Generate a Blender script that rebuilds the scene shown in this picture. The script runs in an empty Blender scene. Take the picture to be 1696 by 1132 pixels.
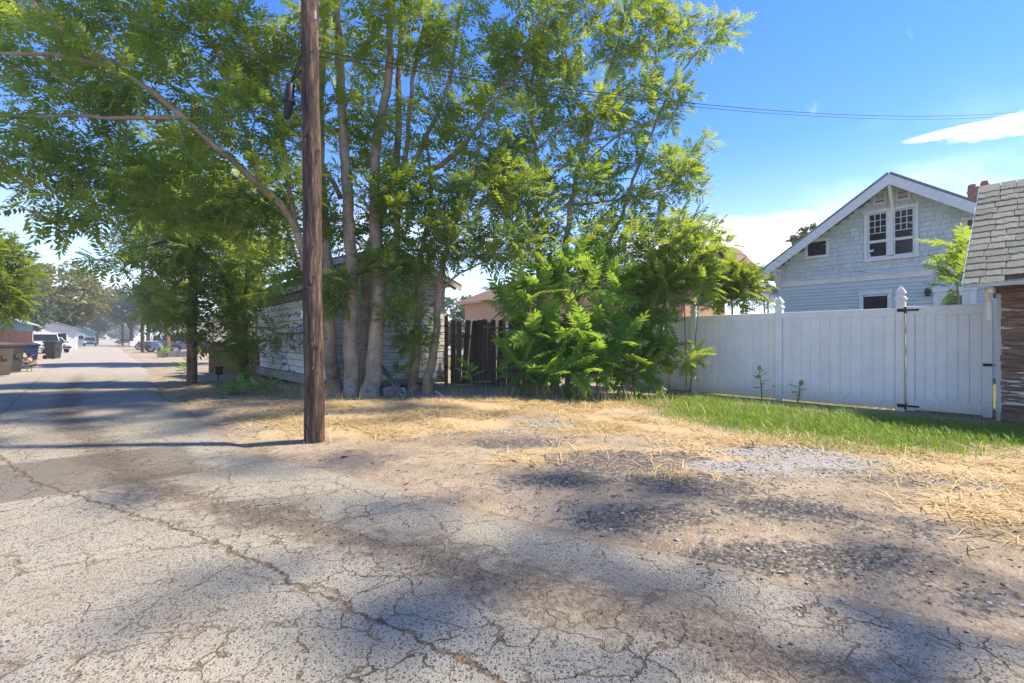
import bpy, bmesh, math, random
import numpy as np
from mathutils import Vector, Matrix

# ---------------------------------------------------------------- camera, sky, sun
F, HY, CX, CAMH = 800.0, 563.0, 848.0, 1.25
TH = math.atan2(668.0, F)                 # camera turned this far right of the alley (+Y)
ct, st = math.cos(TH), math.sin(TH)
scene = bpy.context.scene
col = scene.collection
cam = bpy.data.cameras.new('camera'); camo = bpy.data.objects.new('camera', cam); col.objects.link(camo)
cam.sensor_width = 36; cam.lens = 36 * F / 1696; cam.clip_end = 3000; cam.clip_start = .05
cam.shift_y = -3 / 1696
camo.location = (0, 0, CAMH); camo.rotation_euler = (math.pi / 2, 0, -TH)
scene.camera = camo
SUN_AZ = Vector((.80, -.60, 0)).normalized(); SUN_EL = math.radians(58)
sun = bpy.data.lights.new('sun', 'SUN'); sun.energy = 2.1; sun.angle = math.radians(2.2); sun.color = (1, .86, .66)
suno = bpy.data.objects.new('sun', sun); col.objects.link(suno)
sd = SUN_AZ * math.cos(SUN_EL) + Vector((0, 0, math.sin(SUN_EL)))
suno.rotation_euler = sd.to_track_quat('Z', 'Y').to_euler(); suno.location = (20, 12, 40)
scene.view_settings.view_transform = 'Standard'; scene.view_settings.look = 'None'
scene.view_settings.exposure = 2.12; scene.view_settings.gamma = 1
scene.view_settings.use_curve_mapping = False
world = bpy.data.worlds.new('World'); scene.world = world; world.use_nodes = True

def nd(nt, typ, inp=None, **props):
    n = nt.nodes.new(typ)
    for k, v in props.items(): setattr(n, k, v)
    for k, v in (inp or {}).items():
        s = n.inputs[k]
        if isinstance(v, bpy.types.NodeSocket): nt.links.new(v, s)
        else:
            if s.type == 'RGBA' and len(v) == 3: v = (*v, 1)
            s.default_value = v
    return n
def math_(nt, op, a, b=0.0, clamp=False):
    n = nd(nt, 'ShaderNodeMath', {0: a, 1: b}, operation=op); n.use_clamp = clamp
    return n.outputs[0]
def mix_(nt, f, a, b, mode='MIX'):
    n = nd(nt, 'ShaderNodeMix', None, data_type='RGBA', blend_type=mode)
    for s, v in ((n.inputs[0], f), (n.inputs[6], a), (n.inputs[7], b)):
        if isinstance(v, bpy.types.NodeSocket): nt.links.new(v, s)
        else: s.default_value = v if s.type != 'RGBA' or len(v) == 4 else (*v, 1)
    return n.outputs[2]
def ramp_(nt, f, stops, interp='LINEAR'):
    n = nd(nt, 'ShaderNodeValToRGB', {0: f}); cr = n.color_ramp; cr.interpolation = interp
    while len(cr.elements) < len(stops): cr.elements.new(.5)
    for e, (p, c) in zip(cr.elements, stops):
        e.position = p; e.color = (*c, 1) if not isinstance(c, (int, float)) else (c, c, c, 1)
    return n.outputs[0]
def smooth_(nt, v, a, b):
    n = nd(nt, 'ShaderNodeMapRange', {0: v, 1: a, 2: b}, interpolation_type='SMOOTHSTEP')
    return n.outputs[0]
def noise_(nt, vec, scale, detail=4, rough=.55, out=0):
    return nd(nt, 'ShaderNodeTexNoise', {'Vector': vec, 'Scale': scale, 'Detail': detail, 'Roughness': rough}).outputs[out]

wt = world.node_tree; wt.nodes.clear()
sky = nd(wt, 'ShaderNodeTexSky', None, sky_type='NISHITA', sun_disc=False, sun_elevation=SUN_EL,
         sun_rotation=math.atan2(SUN_AZ.x, SUN_AZ.y), air_density=1.0, dust_density=.0, ozone_density=5.0)
skyc = nd(wt, 'ShaderNodeHueSaturation', {'Hue': .514, 'Saturation': 1.24, 'Value': .49, 'Color': sky.outputs[0]}).outputs[0]
dirn = nd(wt, 'ShaderNodeTexCoord').outputs['Generated']
sep = nd(wt, 'ShaderNodeSeparateXYZ', {0: dirn})
zz = math_(wt, 'ADD', math_(wt, 'MAXIMUM', sep.outputs[2], 0.0), .22)
cv = nd(wt, 'ShaderNodeCombineXYZ', {0: math_(wt, 'DIVIDE', sep.outputs[0], zz), 1: math_(wt, 'DIVIDE', sep.outputs[1], zz), 2: sep.outputs[2]}).outputs[0]
cn = noise_(wt, cv, 1.5, 7, .58)
low = smooth_(wt, sep.outputs[2], .40, .12)            # streaky fair-weather cloud low in the sky
def ray(px, py):
    a, b = (px - CX) / F, (HY - py) / F
    return Vector((st + a * ct, ct - a * st, b))
def cloud_at(px, py, w, h):
    d = ray(px, py); az = math.atan2(d.x, d.y); el = math.atan2(d.z, math.hypot(d.x, d.y))
    azn = math_(wt, 'ARCTAN2', sep.outputs[0], sep.outputs[1]); eln = math_(wt, 'ARCSINE', sep.outputs[2])
    dx = math_(wt, 'DIVIDE', math_(wt, 'SUBTRACT', azn, az), w); dy = math_(wt, 'DIVIDE', math_(wt, 'SUBTRACT', eln, el), h)
    r = math_(wt, 'ADD', math_(wt, 'POWER', dx, 2.0), math_(wt, 'POWER', dy, 2.0))
    return math_(wt, 'SUBTRACT', 1.0, r, True)
fine = noise_(wt, dirn, 22, 6, .62)
blob = math_(wt, 'MAXIMUM', cloud_at(1690, 203, .10, .020), cloud_at(1575, 220, .07, .009))
cl1 = smooth_(wt, math_(wt, 'ADD', math_(wt, 'MULTIPLY', blob, .55), math_(wt, 'MULTIPLY', fine, .75)), .50, .86)
bank = cloud_at(1230, 402, .30, .055)
cl2 = smooth_(wt, math_(wt, 'ADD', math_(wt, 'MULTIPLY', bank, .45), math_(wt, 'MULTIPLY', noise_(wt, cv, 3.2, 6, .5), .6)), .40, .72)
cl3 = math_(wt, 'MULTIPLY', smooth_(wt, cn, .50, .74), low)
cloud = math_(wt, 'MAXIMUM', math_(wt, 'MAXIMUM', cl1, cl2), math_(wt, 'MULTIPLY', cl3, .6))
hz = smooth_(wt, sep.outputs[2], .36, .02)
skyc = mix_(wt, math_(wt, 'MULTIPLY', hz, .5), skyc, (2.5, 2.75, 3.0))
skyc = mix_(wt, math_(wt, 'MULTIPLY', cloud, .92), skyc, (3.7, 3.6, 3.5))
bg = nd(wt, 'ShaderNodeBackground', {0: skyc, 1: .15})
wo = nd(wt, 'ShaderNodeOutputWorld'); wt.links.new(bg.outputs[0], wo.inputs[0])

# ---------------------------------------------------------------- photo pixel -> place
def G(px, py, z=0.0):
    d = (CAMH - z) * F / (py - HY); r = ray(px, py) * d; return Vector((r.x, r.y, z))
def D(px, py, d):
    r = ray(px, py) * d; return Vector((r.x, r.y, CAMH + r.z))
def PX(px, py, X):
    r = ray(px, py); r *= X / r.x; return Vector((X, r.y, CAMH + r.z))
def PY(px, py, Y):
    r = ray(px, py); r *= Y / r.y; return Vector((r.x, Y, CAMH + r.z))

# ---------------------------------------------------------------- object helpers
rng = random.Random(7); nr = np.random.default_rng(7)
WL = {}
def wloc(o): return WL.get(o.name, Vector((0, 0, 0)))
def tag(o, label=None, cat=None, group=None, kind=None):
    if label: o['label'] = label
    if cat: o['category'] = cat
    if group: o['group'] = group
    if kind: o['kind'] = kind
    return o
def thing(name, label, cat, loc, group=None):
    o = bpy.data.objects.new(name, None); col.objects.link(o); o.empty_display_size = .2
    o.location = loc; WL[o.name] = Vector(loc); return tag(o, label, cat, group)
def link(name, me, parent, at):
    o = bpy.data.objects.new(name, me); col.objects.link(o)
    o.parent = parent; o.location = Vector(at) - (wloc(parent) if parent else Vector((0, 0, 0)))
    WL[o.name] = Vector(at); return o

class MB:
    def __init__(s): s.v = []; s.f = []
    def add(s, vs, fs):
        b = len(s.v); s.v += [Vector(p) for p in vs]; s.f += [tuple(i + b for i in f) for f in fs]; return s
    def box(s, c, d, M=None):
        x, y, z = d[0] / 2, d[1] / 2, d[2] / 2
        vs = [Vector((i * x, j * y, k * z)) for i in (-1, 1) for j in (-1, 1) for k in (-1, 1)]
        if M: vs = [M @ p for p in vs]
        return s.add([p + Vector(c) for p in vs], [(0, 1, 3, 2), (4, 6, 7, 5), (0, 4, 5, 1), (2, 3, 7, 6), (0, 2, 6, 4), (1, 5, 7, 3)])
    def cbox(s, c, d, ch, M=None):                    # box with chamfered edges
        bm = bmesh.new(); bmesh.ops.create_cube(bm, size=1)
        for v in bm.verts: v.co = Vector((v.co.x * d[0], v.co.y * d[1], v.co.z * d[2]))
        bmesh.ops.bevel(bm, geom=list(bm.edges), offset=ch, segments=1, affect='EDGES')
        bm.verts.index_update()
        vs = [(M @ v.co if M else v.co.copy()) + Vector(c) for v in bm.verts]
        s.add(vs, [tuple(v.index for v in f.verts) for f in bm.faces]); bm.free(); return s
    def bar(s, a, b, w, h, up=Vector((0, 0, 1))):     # beam from a to b, w sideways, h along up
        a, b = Vector(a), Vector(b); x = (b - a).normalized(); y = up.cross(x)
        if y.length < 1e-4: y = Vector((0, 1, 0)).cross(x)
        y.normalize(); z = x.cross(y)
        vs = [p + y * (i * w / 2) + z * (k * h / 2) for p in (a, b) for i in (-1, 1) for k in (-1, 1)]
        return s.add(vs, [(0, 1, 3, 2), (4, 6, 7, 5), (0, 4, 5, 1), (2, 3, 7, 6), (0, 2, 6, 4), (1, 5, 7, 3)])
    def tube(s, pts, rad, n=8, cap=True, jit=0):
        pts = [Vector(p) for p in pts]; b = len(s.v); N = len(pts); u = None
        for i, p in enumerate(pts):
            t = (pts[min(i + 1, N - 1)] - pts[max(i - 1, 0)]).normalized()
            if u is None:
                u = t.cross(Vector((.3, .9, .1)));  u = u if u.length > .1 else t.cross(Vector((1, 0, 0)))
            u = (u - t * u.dot(t)).normalized(); w = t.cross(u)
            r = rad[i] if hasattr(rad, '__len__') else rad
            for k in range(n):
                a = 2 * math.pi * k / n; rr = r * (1 + jit * rng.uniform(-1, 1))
                s.v.append(p + u * (math.cos(a) * rr) + w * (math.sin(a) * rr))
        for i in range(N - 1):
            for k in range(n):
                s.f.append((b + i * n + k, b + i * n + (k + 1) % n, b + (i + 1) * n + (k + 1) % n, b + (i + 1) * n + k))
        if cap: s.f.append(tuple(b + k for k in range(n))[::-1]); s.f.append(tuple(b + (N - 1) * n + k for k in range(n)))
        return s
    def rings(s, c, prof, n=4, rot=math.pi / 4):      # stacked square / round sections [(radius, z)]
        b = len(s.v)
        for r, z in prof:
            for k in range(n):
                a = rot + 2 * math.pi * k / n; s.v.append(Vector(c) + Vector((math.cos(a) * r, math.sin(a) * r, z)))
        for i in range(len(prof) - 1):
            for k in range(n):
                s.f.append((b + i * n + k, b + i * n + (k + 1) % n, b + (i + 1) * n + (k + 1) % n, b + (i + 1) * n + k))
        s.f.append(tuple(b + k for k in range(n))[::-1]); s.f.append(tuple(b + (len(prof) - 1) * n + k for k in range(n)))
        return s
    def prism(s, poly, off):                          # planar polygon pushed along off
        b = len(s.v); n = len(poly); off = Vector(off)
        s.v += [Vector(p) for p in poly] + [Vector(p) + off for p in poly]
        s.f.append(tuple(b + i for i in range(n))[::-1]); s.f.append(tuple(b + n + i for i in range(n)))
        for i in range(n): s.f.append((b + i, b + (i + 1) % n, b + n + (i + 1) % n, b + n + i))
        return s
    def build(s, name, m, parent=None, smooth=False, bevel=0):
        c = sum(s.v, Vector((0, 0, 0))) / len(s.v)
        if parent is None: c = Vector((c.x, c.y, min(p.z for p in s.v)))
        me = bpy.data.meshes.new(name); me.from_pydata([p - c for p in s.v], [], s.f)
        bm = bmesh.new(); bm.from_mesh(me); bmesh.ops.recalc_face_normals(bm, faces=bm.faces)
        if bevel: bmesh.ops.bevel(bm, geom=list(bm.edges), offset=bevel, segments=1, affect='EDGES', clamp_overlap=True)
        bm.to_mesh(me); bm.free()
        if smooth: me.polygons.foreach_set('use_smooth', [True] * len(me.polygons))
        me.materials.append(m); return link(name, me, parent, c)

def np_mesh(name, verts, quads, m, parent=None, attr=None, at=(0, 0, 0), smooth=False):
    """verts (N,3), quads (M,4) or (M,3) -> one mesh object"""
    at = Vector(at); verts = np.asarray(verts, dtype=np.float32) - np.array(at, dtype=np.float32)
    k = quads.shape[1]; me = bpy.data.meshes.new(name)
    me.vertices.add(len(verts)); me.vertices.foreach_set('co', verts.ravel())
    me.loops.add(quads.size); me.loops.foreach_set('vertex_index', quads.ravel().astype(np.int32))
    me.polygons.add(len(quads)); me.polygons.foreach_set('loop_start', np.arange(0, quads.size, k, dtype=np.int32))
    me.polygons.foreach_set('loop_total', np.full(len(quads), k, dtype=np.int32))
    me.update(calc_edges=True)
    for an, av in (attr or {}).items():
        a = me.attributes.new(an, 'FLOAT', 'POINT'); a.data.foreach_set('value', np.asarray(av, dtype=np.float32))
    if smooth: me.polygons.foreach_set('use_smooth', np.ones(len(quads), dtype=bool))
    me.materials.append(m)
    o = link(name, me, parent, at); return o

# ---------------------------------------------------------------- materials
def new_mat(name):
    m = bpy.data.materials.new(name); m.use_nodes = True; nt = m.node_tree; nt.nodes.clear()
    out = nd(nt, 'ShaderNodeOutputMaterial'); return m, nt, out
def pvec(nt, stretch=(1, 1, 1), rnd=True):
    tc = nd(nt, 'ShaderNodeTexCoord').outputs['Object']
    oi = nd(nt, 'ShaderNodeObjectInfo').outputs['Random']
    mp = nd(nt, 'ShaderNodeMapping', {'Vector': tc, 'Scale': stretch})
    if rnd:
        off = nd(nt, 'ShaderNodeCombineXYZ', {0: math_(nt, 'MULTIPLY', oi, 91.0), 1: math_(nt, 'MULTIPLY', oi, 37.0), 2: math_(nt, 'MULTIPLY', oi, 13.0)})
        nt.links.new(off.outputs[0], mp.inputs['Location'])
    return mp.outputs[0], oi
def finish(nt, out, color, rough=.7, height=None, bump=.3, dist=.01, metal=0.0, spec=.4, coat=0):
    b = nd(nt, 'ShaderNodeBsdfPrincipled', {'Roughness': rough, 'Metallic': metal, 'Specular IOR Level': spec, 'Coat Weight': coat})
    s = b.inputs['Base Color']
    if isinstance(color, bpy.types.NodeSocket): nt.links.new(color, s)
    else: s.default_value = (*color, 1)
    if height is not None:
        bp = nd(nt, 'ShaderNodeBump', {'Height': height, 'Strength': bump, 'Distance': dist}); nt.links.new(bp.outputs[0], b.inputs['Normal'])
    nt.links.new(b.outputs[0], out.inputs[0])
def pm(name, a, b, scale=8, rough=.7, bump=.25, dist=.008, stretch=(1, 1, 1), var=.25, metal=0, detail=6, spec=.35, dirt=None, lo=.32, hi=.68):
    m, nt, out = new_mat(name); v, oi = pvec(nt, stretch)
    n = noise_(nt, v, scale, detail, .6)
    c = mix_(nt, smooth_(nt, n, lo, hi), a, b)
    if dirt:
        n2 = noise_(nt, v, scale * .35, 5, .65); c = mix_(nt, smooth_(nt, n2, .55, .75), c, dirt)
    val = math_(nt, 'ADD', 1 - var / 2, math_(nt, 'MULTIPLY', oi, var))
    c = nd(nt, 'ShaderNodeHueSaturation', {'Value': val, 'Color': c}).outputs[0]
    finish(nt, out, c, rough, n, bump, dist, metal, spec); return m

M = {}
def vinyl_mat():
    m, nt, out = new_mat('white_vinyl'); p = nd(nt, 'ShaderNodeNewGeometry').outputs['Position']; v, oi = pvec(nt)
    z = nd(nt, 'ShaderNodeSeparateXYZ', {0: p}).outputs[2]; n = noise_(nt, p, 3, 6, .6); f = noise_(nt, p, 18, 6, .7)
    c = mix_(nt, smooth_(nt, n, .35, .65), (.86, .84, .79), (.80, .785, .745))
    c = nd(nt, 'ShaderNodeHueSaturation', {'Value': math_(nt, 'ADD', .965, math_(nt, 'MULTIPLY', oi, .05)), 'Color': c}).outputs[0]
    spl = math_(nt, 'MULTIPLY', smooth_(nt, math_(nt, 'ADD', z, math_(nt, 'MULTIPLY', f, -.5)), .16, -.22), .6)      # soil splashed up from the ground
    c = mix_(nt, spl, c, (.46, .39, .29))
    sm = math_(nt, 'MULTIPLY', smooth_(nt, noise_(nt, p, 2.1, 7, .7), .62, .76), .35); c = mix_(nt, sm, c, (.52, .54, .54))   # scuffs
    finish(nt, out, c, .42, f, .05, .002); return m
M['vinyl'] = vinyl_mat()
M['white'] = pm('white_paint', (.80, .79, .75), (.70, .69, .64), 6, .55, .12, .003, var=.08)
M['black'] = pm('black_metal', (.012, .012, .013), (.025, .025, .026), 20, .45, .15, .002, var=.1)
M['blue_shingle'] = pm('blue_grey_shingle', (.53, .585, .575), (.60, .645, .63), 9, .8, .3, .003, (3, 3, .6), .16)
M['blue_board'] = pm('blue_grey_clapboard', (.55, .60, .595), (.60, .65, .64), 4, .7, .15, .003, var=.05)
M['glass'] = pm('dark_window_glass', (.010, .012, .015), (.022, .026, .03), 2, .08, .02, .001, spec=.3)
M['shingle_back'] = pm('shingle_joint', (.33, .385, .395), (.37, .42, .43), 6, .9)
M['rope'] = pm('yellow_rope', (.55, .45, .2), (.4, .33, .15), 60, .9, .4, .003)
M['roof_edge'] = pm('grey_roof_edge', (.17, .20, .22), (.24, .27, .29), 8, .7, .2)
M['brick'] = pm('chimney_brick', (.33, .11, .07), (.42, .18, .12), 12, .85, .4, .005, var=.35)
M['mortar'] = pm('mortar', (.42, .38, .33), (.33, .30, .26), 20, .9, .4)
M['barn_shingle'] = pm('worn_grey_shingle', (.16, .165, .13), (.32, .32, .26), 14, .88, .6, .006, var=.40, dirt=(.17, .17, .13))
M['peach'] = pm('peach_stucco', (.62, .36, .2), (.70, .43, .26), 5, .85, .2)
M['brown_roof'] = pm('brown_roof_shingle', (.17, .105, .075), (.23, .145, .10), 10, .85, .5, .01, (1, 1, 1))
M['wood_grey'] = pm('weathered_grey_board', (.075, .058, .045), (.16, .125, .095), 5, .85, .6, .006, (6, 6, .5), .5)
M['wood_brown'] = pm('brown_fence_board', (.13, .06, .032), (.23, .115, .06), 5, .85, .5, .006, (6, 6, .5), .4)
M['wood_red'] = pm('red_brown_fence', (.07, .028, .02), (.11, .045, .034), 5, .85, .4, .006, (6, 6, .5), .3)
M['beam'] = pm('weathered_sill_beam', (.20, .17, .13), (.34, .31, .26), 5, .85, .6, .006, (5, .5, 5), .3)
M['rust'] = pm('rusty_steel', (.33, .11, .03), (.20, .07, .03), 14, .8, .4, .004, var=.2)
M['galv'] = pm('galvanised_metal', (.42, .43, .43), (.30, .31, .32), 9, .45, .15, .003, metal=.5)
M['tin_roof'] = pm('corrugated_tin', (.50, .50, .47), (.36, .36, .34), 4, .5, .15, .003, metal=.25, dirt=(.24, .18, .13))
M['rock'] = pm('grey_rock', (.36, .34, .30), (.24, .23, .21), 7, .9, .7, .02)
M['spray_black'] = pm('black_spray_paint', (.03, .03, .035), (.06, .06, .07), 12, .7, .1)
M['spray_blue'] = pm('blue_spray_paint', (.04, .12, .30), (.07, .19, .40), 12, .7, .1)
M['concrete'] = pm('concrete', (.38, .36, .32), (.48, .46, .41), 5, .9, .4, .006)
M['bin_dark'] = pm('dark_bin_plastic', (.040, .040, .038), (.055, .055, .052), 6, .5, .1, .003, dirt=(.10, .09, .075))
M['bin_brown'] = pm('brown_bin_plastic', (.075, .058, .045), (.095, .075, .06), 6, .5, .1, .003, dirt=(.14, .12, .10))
M['bin_blue'] = pm('navy_bin_plastic', (.012, .022, .075), (.018, .03, .10), 6, .45, .1, .003)
M['tyre'] = pm('tyre_rubber', (.018, .018, .018), (.03, .03, .03), 20, .85, .2)
M['rim'] = pm('wheel_rim', (.45, .45, .46), (.32, .32, .33), 10, .35, .05, metal=.7)
M['red_light'] = pm('red_tail_lamp', (.45, .01, .01), (.35, .01, .01), 10, .25, .02)
M['lamp_clear'] = pm('clear_headlamp', (.7, .72, .74), (.6, .62, .64), 10, .15, .02)
M['chrome'] = pm('bumper_metal', (.5, .5, .5), (.4, .4, .4), 6, .25, .02, metal=.9)
def paint(name, c): 
    m, nt, out = new_mat(name); v, oi = pvec(nt); n = noise_(nt, v, 3, 4)
    finish(nt, out, mix_(nt, math_(nt, 'MULTIPLY', n, .35), c, (.35, .31, .26)), .38, None, coat=.6); return m
M['car_white'] = paint('white_car_paint', (.72, .73, .74)); M['car_grey'] = paint('charcoal_car_paint', (.045, .047, .052))
M['car_blue'] = paint('blue_car_paint', (.025, .085, .28)); M['car_navy'] = paint('dark_blue_car_paint', (.02, .055, .16)); M['car_teal'] = paint('pale_teal_car_paint', (.30, .42, .40))
M['car_black'] = paint('black_car_paint', (.02, .02, .022))
M['stucco_white'] = pm('white_wall', (.66, .65, .61), (.58, .57, .53), 3, .85, .15)
M['teal_wall'] = pm('teal_wall', (.12, .26, .28), (.16, .30, .32), 3, .85, .15)
M['teal_roof'] = pm('pale_teal_roof', (.34, .46, .48), (.28, .40, .42), 5, .7, .15)
M['tan_wall'] = pm('tan_wall', (.45, .40, .32), (.40, .35, .28), 3, .85, .15)

def plank_paint(name, paintc, woodc, wood2, amount, stretch, sc=7):
    """flaking paint on bare boards"""
    m, nt, out = new_mat(name); v, oi = pvec(nt, stretch)
    n = noise_(nt, v, sc, 7, .68); g = noise_(nt, v, sc * 3, 5, .6)
    wood = mix_(nt, smooth_(nt, g, .35, .65), woodc, wood2)
    pa = mix_(nt, smooth_(nt, noise_(nt, v, sc * .6, 4), .4, .7), paintc, tuple(x * .8 for x in paintc))
    th = math_(nt, 'ADD', n, math_(nt, 'MULTIPLY', math_(nt, 'SUBTRACT', oi, .5), .10))
    mask = smooth_(nt, th, amount - .02, amount + .02)
    c = mix_(nt, mask, pa, wood)
    h = math_(nt, 'ADD', math_(nt, 'MULTIPLY', g, .5), math_(nt, 'SUBTRACT', 1.0, mask))
    finish(nt, out, c, .85, h, .5, .004); return m
M['barn_board'] = plank_paint('flaking_barn_board', (.62, .60, .55), (.10, .06, .038), (.24, .155, .10), .435, (3, .4, 3), 3)
M['shed_board'] = plank_paint('flaking_white_siding', (.66, .66, .62), (.20, .17, .14), (.32, .28, .23), .60, (.6, .6, 3), 5)
M['shed_bare'] = plank_paint('bare_grey_siding', (.45, .43, .39), (.13, .115, .095), (.24, .21, .175), .42, (.6, .6, 3), 5)

def pole_mat(name, dark, mid, light):
    m, nt, out = new_mat(name); v, oi = pvec(nt, (7, 7, .85))
    n = noise_(nt, v, 2.6, 8, .7); g = noise_(nt, v, 9, 6, .6); w = nd(nt, 'ShaderNodeTexVoronoi', {'Vector': v, 'Scale': 2.2}, feature='DISTANCE_TO_EDGE').outputs[0]
    c = ramp_(nt, n, [(.36, dark), (.50, mid), (.64, light)]); c = mix_(nt, smooth_(nt, g, .5, .8), c, dark)
    c = mix_(nt, smooth_(nt, w, .05, .0), c, dark)
    finish(nt, out, c, .85, math_(nt, 'ADD', n, math_(nt, 'MULTIPLY', g, .4)), .9, .02); return m
M['pole'] = pole_mat('creosote_pole', (.02, .015, .012), (.095, .058, .039), (.24, .155, .105))
M['pole_tan'] = pole_mat('tan_pole', (.06, .035, .02), (.22, .12, .065), (.40, .24, .13))
def bark_mat(name, a, b, moss):
    m, nt, out = new_mat(name); v, oi = pvec(nt, (1, 1, .55), False); tc = nd(nt, 'ShaderNodeTexCoord').outputs['Object']
    n = noise_(nt, v, 5, 7, .62); lent = noise_(nt, nd(nt, 'ShaderNodeMapping', {'Vector': tc, 'Scale': (2.5, 2.5, 14)}).outputs[0], 1.6, 4, .5)
    fine = noise_(nt, nd(nt, 'ShaderNodeMapping', {'Vector': tc, 'Scale': (14, 14, 1.6)}).outputs[0], 3, 5, .6)
    c = mix_(nt, smooth_(nt, n, .35, .66), a, b); c = mix_(nt, smooth_(nt, lent, .60, .72), c, tuple(x * .45 for x in a))
    c = mix_(nt, math_(nt, 'MULTIPLY', smooth_(nt, fine, .5, .75), .5), c, tuple(x * .6 for x in a))
    z = nd(nt, 'ShaderNodeSeparateXYZ', {0: nd(nt, 'ShaderNodeNewGeometry').outputs['Position']}).outputs[2]
    mm = math_(nt, 'MULTIPLY', smooth_(nt, noise_(nt, tc, 2.2, 4, .6), .56, .66), smooth_(nt, z, 1.1, .2)); c = mix_(nt, mm, c, moss)
    finish(nt, out, c, .85, math_(nt, 'ADD', n, fine), .55, .015); return m
M['bark'] = bark_mat('smooth_grey_bark', (.25, .19, .13), (.40, .32, .23), (.36, .22, .04))
M['bark_dark'] = bark_mat('dark_bark', (.10, .08, .06), (.18, .145, .11), (.14, .12, .05))

def leaf_mat(name, cols, trans, tw=.45, rough=.42):
    m, nt, out = new_mat(name)
    r = nd(nt, 'ShaderNodeAttribute', None, attribute_name='rnd').outputs['Fac']
    oi = nd(nt, 'ShaderNodeObjectInfo').outputs['Random']
    f = math_(nt, 'FRACT', math_(nt, 'ADD', r, oi))
    k = len(cols); c = ramp_(nt, f, [(i / (k - 1), x) for i, x in enumerate(cols)])
    d = nd(nt, 'ShaderNodeBsdfPrincipled', {'Base Color': c, 'Roughness': rough, 'Specular IOR Level': .45})
    t = nd(nt, 'ShaderNodeBsdfTranslucent', {'Color': mix_(nt, .75, c, trans)})
    mx = nd(nt, 'ShaderNodeMixShader', {0: tw, 1: d.outputs[0], 2: t.outputs[0]})
    nt.links.new(mx.outputs[0], out.inputs[0]); return m
GREENS = [(.07, .14, .028), (.095, .18, .034), (.125, .22, .038), (.17, .26, .04), (.26, .32, .05)]
M['leaf'] = leaf_mat('tree_leaf', GREENS, (.50, .62, .05), .52)
M['leaf_dark'] = leaf_mat('dark_tree_leaf', [(.07, .145, .034), (.10, .19, .038), (.135, .235, .042), (.20, .29, .05)], (.50, .62, .06), .50)
M['leaf_yellow'] = leaf_mat('yellow_green_leaf', [(.09, .17, .03), (.13, .22, .035), (.18, .26, .04)], (.42, .50, .04), .5)
M['leaf_sprout'] = leaf_mat('sprout_leaf', [(.10, .22, .04), (.14, .29, .045), (.20, .36, .05), (.30, .40, .06)], (.42, .64, .06), .48)
M['leaf_gold'] = leaf_mat('golden_green_leaf', [(.07, .13, .03), (.11, .17, .035), (.17, .19, .04), (.27, .21, .05)], (.40, .36, .06), .35)
M['leaf_far'] = leaf_mat('far_tree_leaf', [(.045, .085, .035), (.06, .11, .04), (.085, .13, .045)], (.20, .27, .06), .3)
M['grass'] = leaf_mat('green_grass', [(.09, .21, .02), (.14, .28, .025), (.20, .34, .03), (.33, .38, .07)], (.34, .48, .04), .42)
M['straw'] = leaf_mat('dry_straw', [(.46, .34, .16), (.58, .45, .23), (.70, .56, .31), (.50, .40, .23)], (.6, .45, .2), .25, .7)
M['litter'] = leaf_mat('dry_leaf_litter', [(.16, .09, .045), (.26, .15, .07), (.36, .23, .11)], (.4, .22, .08), .2, .8)
M['stem'] = pm('green_stem', (.17, .15, .07), (.24, .20, .11), 20, .7, .2)
M['stone_dark'] = leaf_mat('dark_gravel', [(.05, .047, .044), (.085, .08, .073), (.14, .13, .115), (.26, .235, .20)], (.05, .05, .05), .0, .9)
M['stone_blue'] = leaf_mat('crushed_grey_gravel', [(.16, .16, .155), (.25, .245, .235), (.36, .35, .33), (.46, .43, .39)], (.05, .05, .05), .0, .9)
M['stone_pale'] = leaf_mat('pale_pebbles', [(.33, .30, .26), (.46, .43, .38), (.24, .23, .22), (.55, .52, .47)], (.05, .05, .05), .0, .9)
# ---------------------------------------------------------------- ground and alley
RY = [-8, -2, .18, .77, 2.04, 3.5, 6.3, 14.1, 22, 30, 60, 300]
RX = [4.2, 3.5, 3.0, 2.77, 2.48, 1.96, 1.25, .98, 1.15, 1.3, 1.2, 1.2]
SY = [-3, -.5, .76, 1.43, 2.73, 5.05, 10.7, 17, 30]
SX = [2.9, 2.35, 2.0, 1.76, 1.29, .27, -.54, -.75, -.8]
KY = [-2, .5, 1.47, 2.29, 3.6, 5.9, 9, 30]
KX = [1.9, 1.42, 1.09, .83, .45, -.48, -1.3, -2]
def road_edge(y): return np.interp(y, RY, RX)
def wob(x, y, s, seed):
    r = np.random.default_rng(seed); z = np.zeros_like(x)
    for k in range(7):
        a = r.uniform(0, 6.28); f = s * r.uniform(.5, 2.2); z = z + np.sin((x * math.cos(a) + y * math.sin(a)) * f + r.uniform(0, 6.28)) / 7
    return z
def blobs(x, y, lst):
    v = np.zeros_like(x)
    for px, py, rx, ry, w in lst:
        c = G(px, py); dx, dy = x - c.x, y - c.y
        u = dx * ct - dy * st; t = dx * st + dy * ct        # sideways / away from the viewer
        v = np.maximum(v, w * np.exp(-(u / rx) ** 2 - (t / ry) ** 2))
    return v
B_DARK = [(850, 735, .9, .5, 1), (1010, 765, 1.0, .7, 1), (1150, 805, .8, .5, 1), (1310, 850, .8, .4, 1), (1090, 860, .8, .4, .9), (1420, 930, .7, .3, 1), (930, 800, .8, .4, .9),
          (1250, 925, .8, .3, 1), (1500, 800, .9, .5, .8), (1480, 880, .6, .3, .7), (1600, 980, .5, .3, .7), (1360, 780, .8, .4, .7), (1120, 760, .8, .5, .8), (700, 705, .6, .3, .5)]
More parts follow.
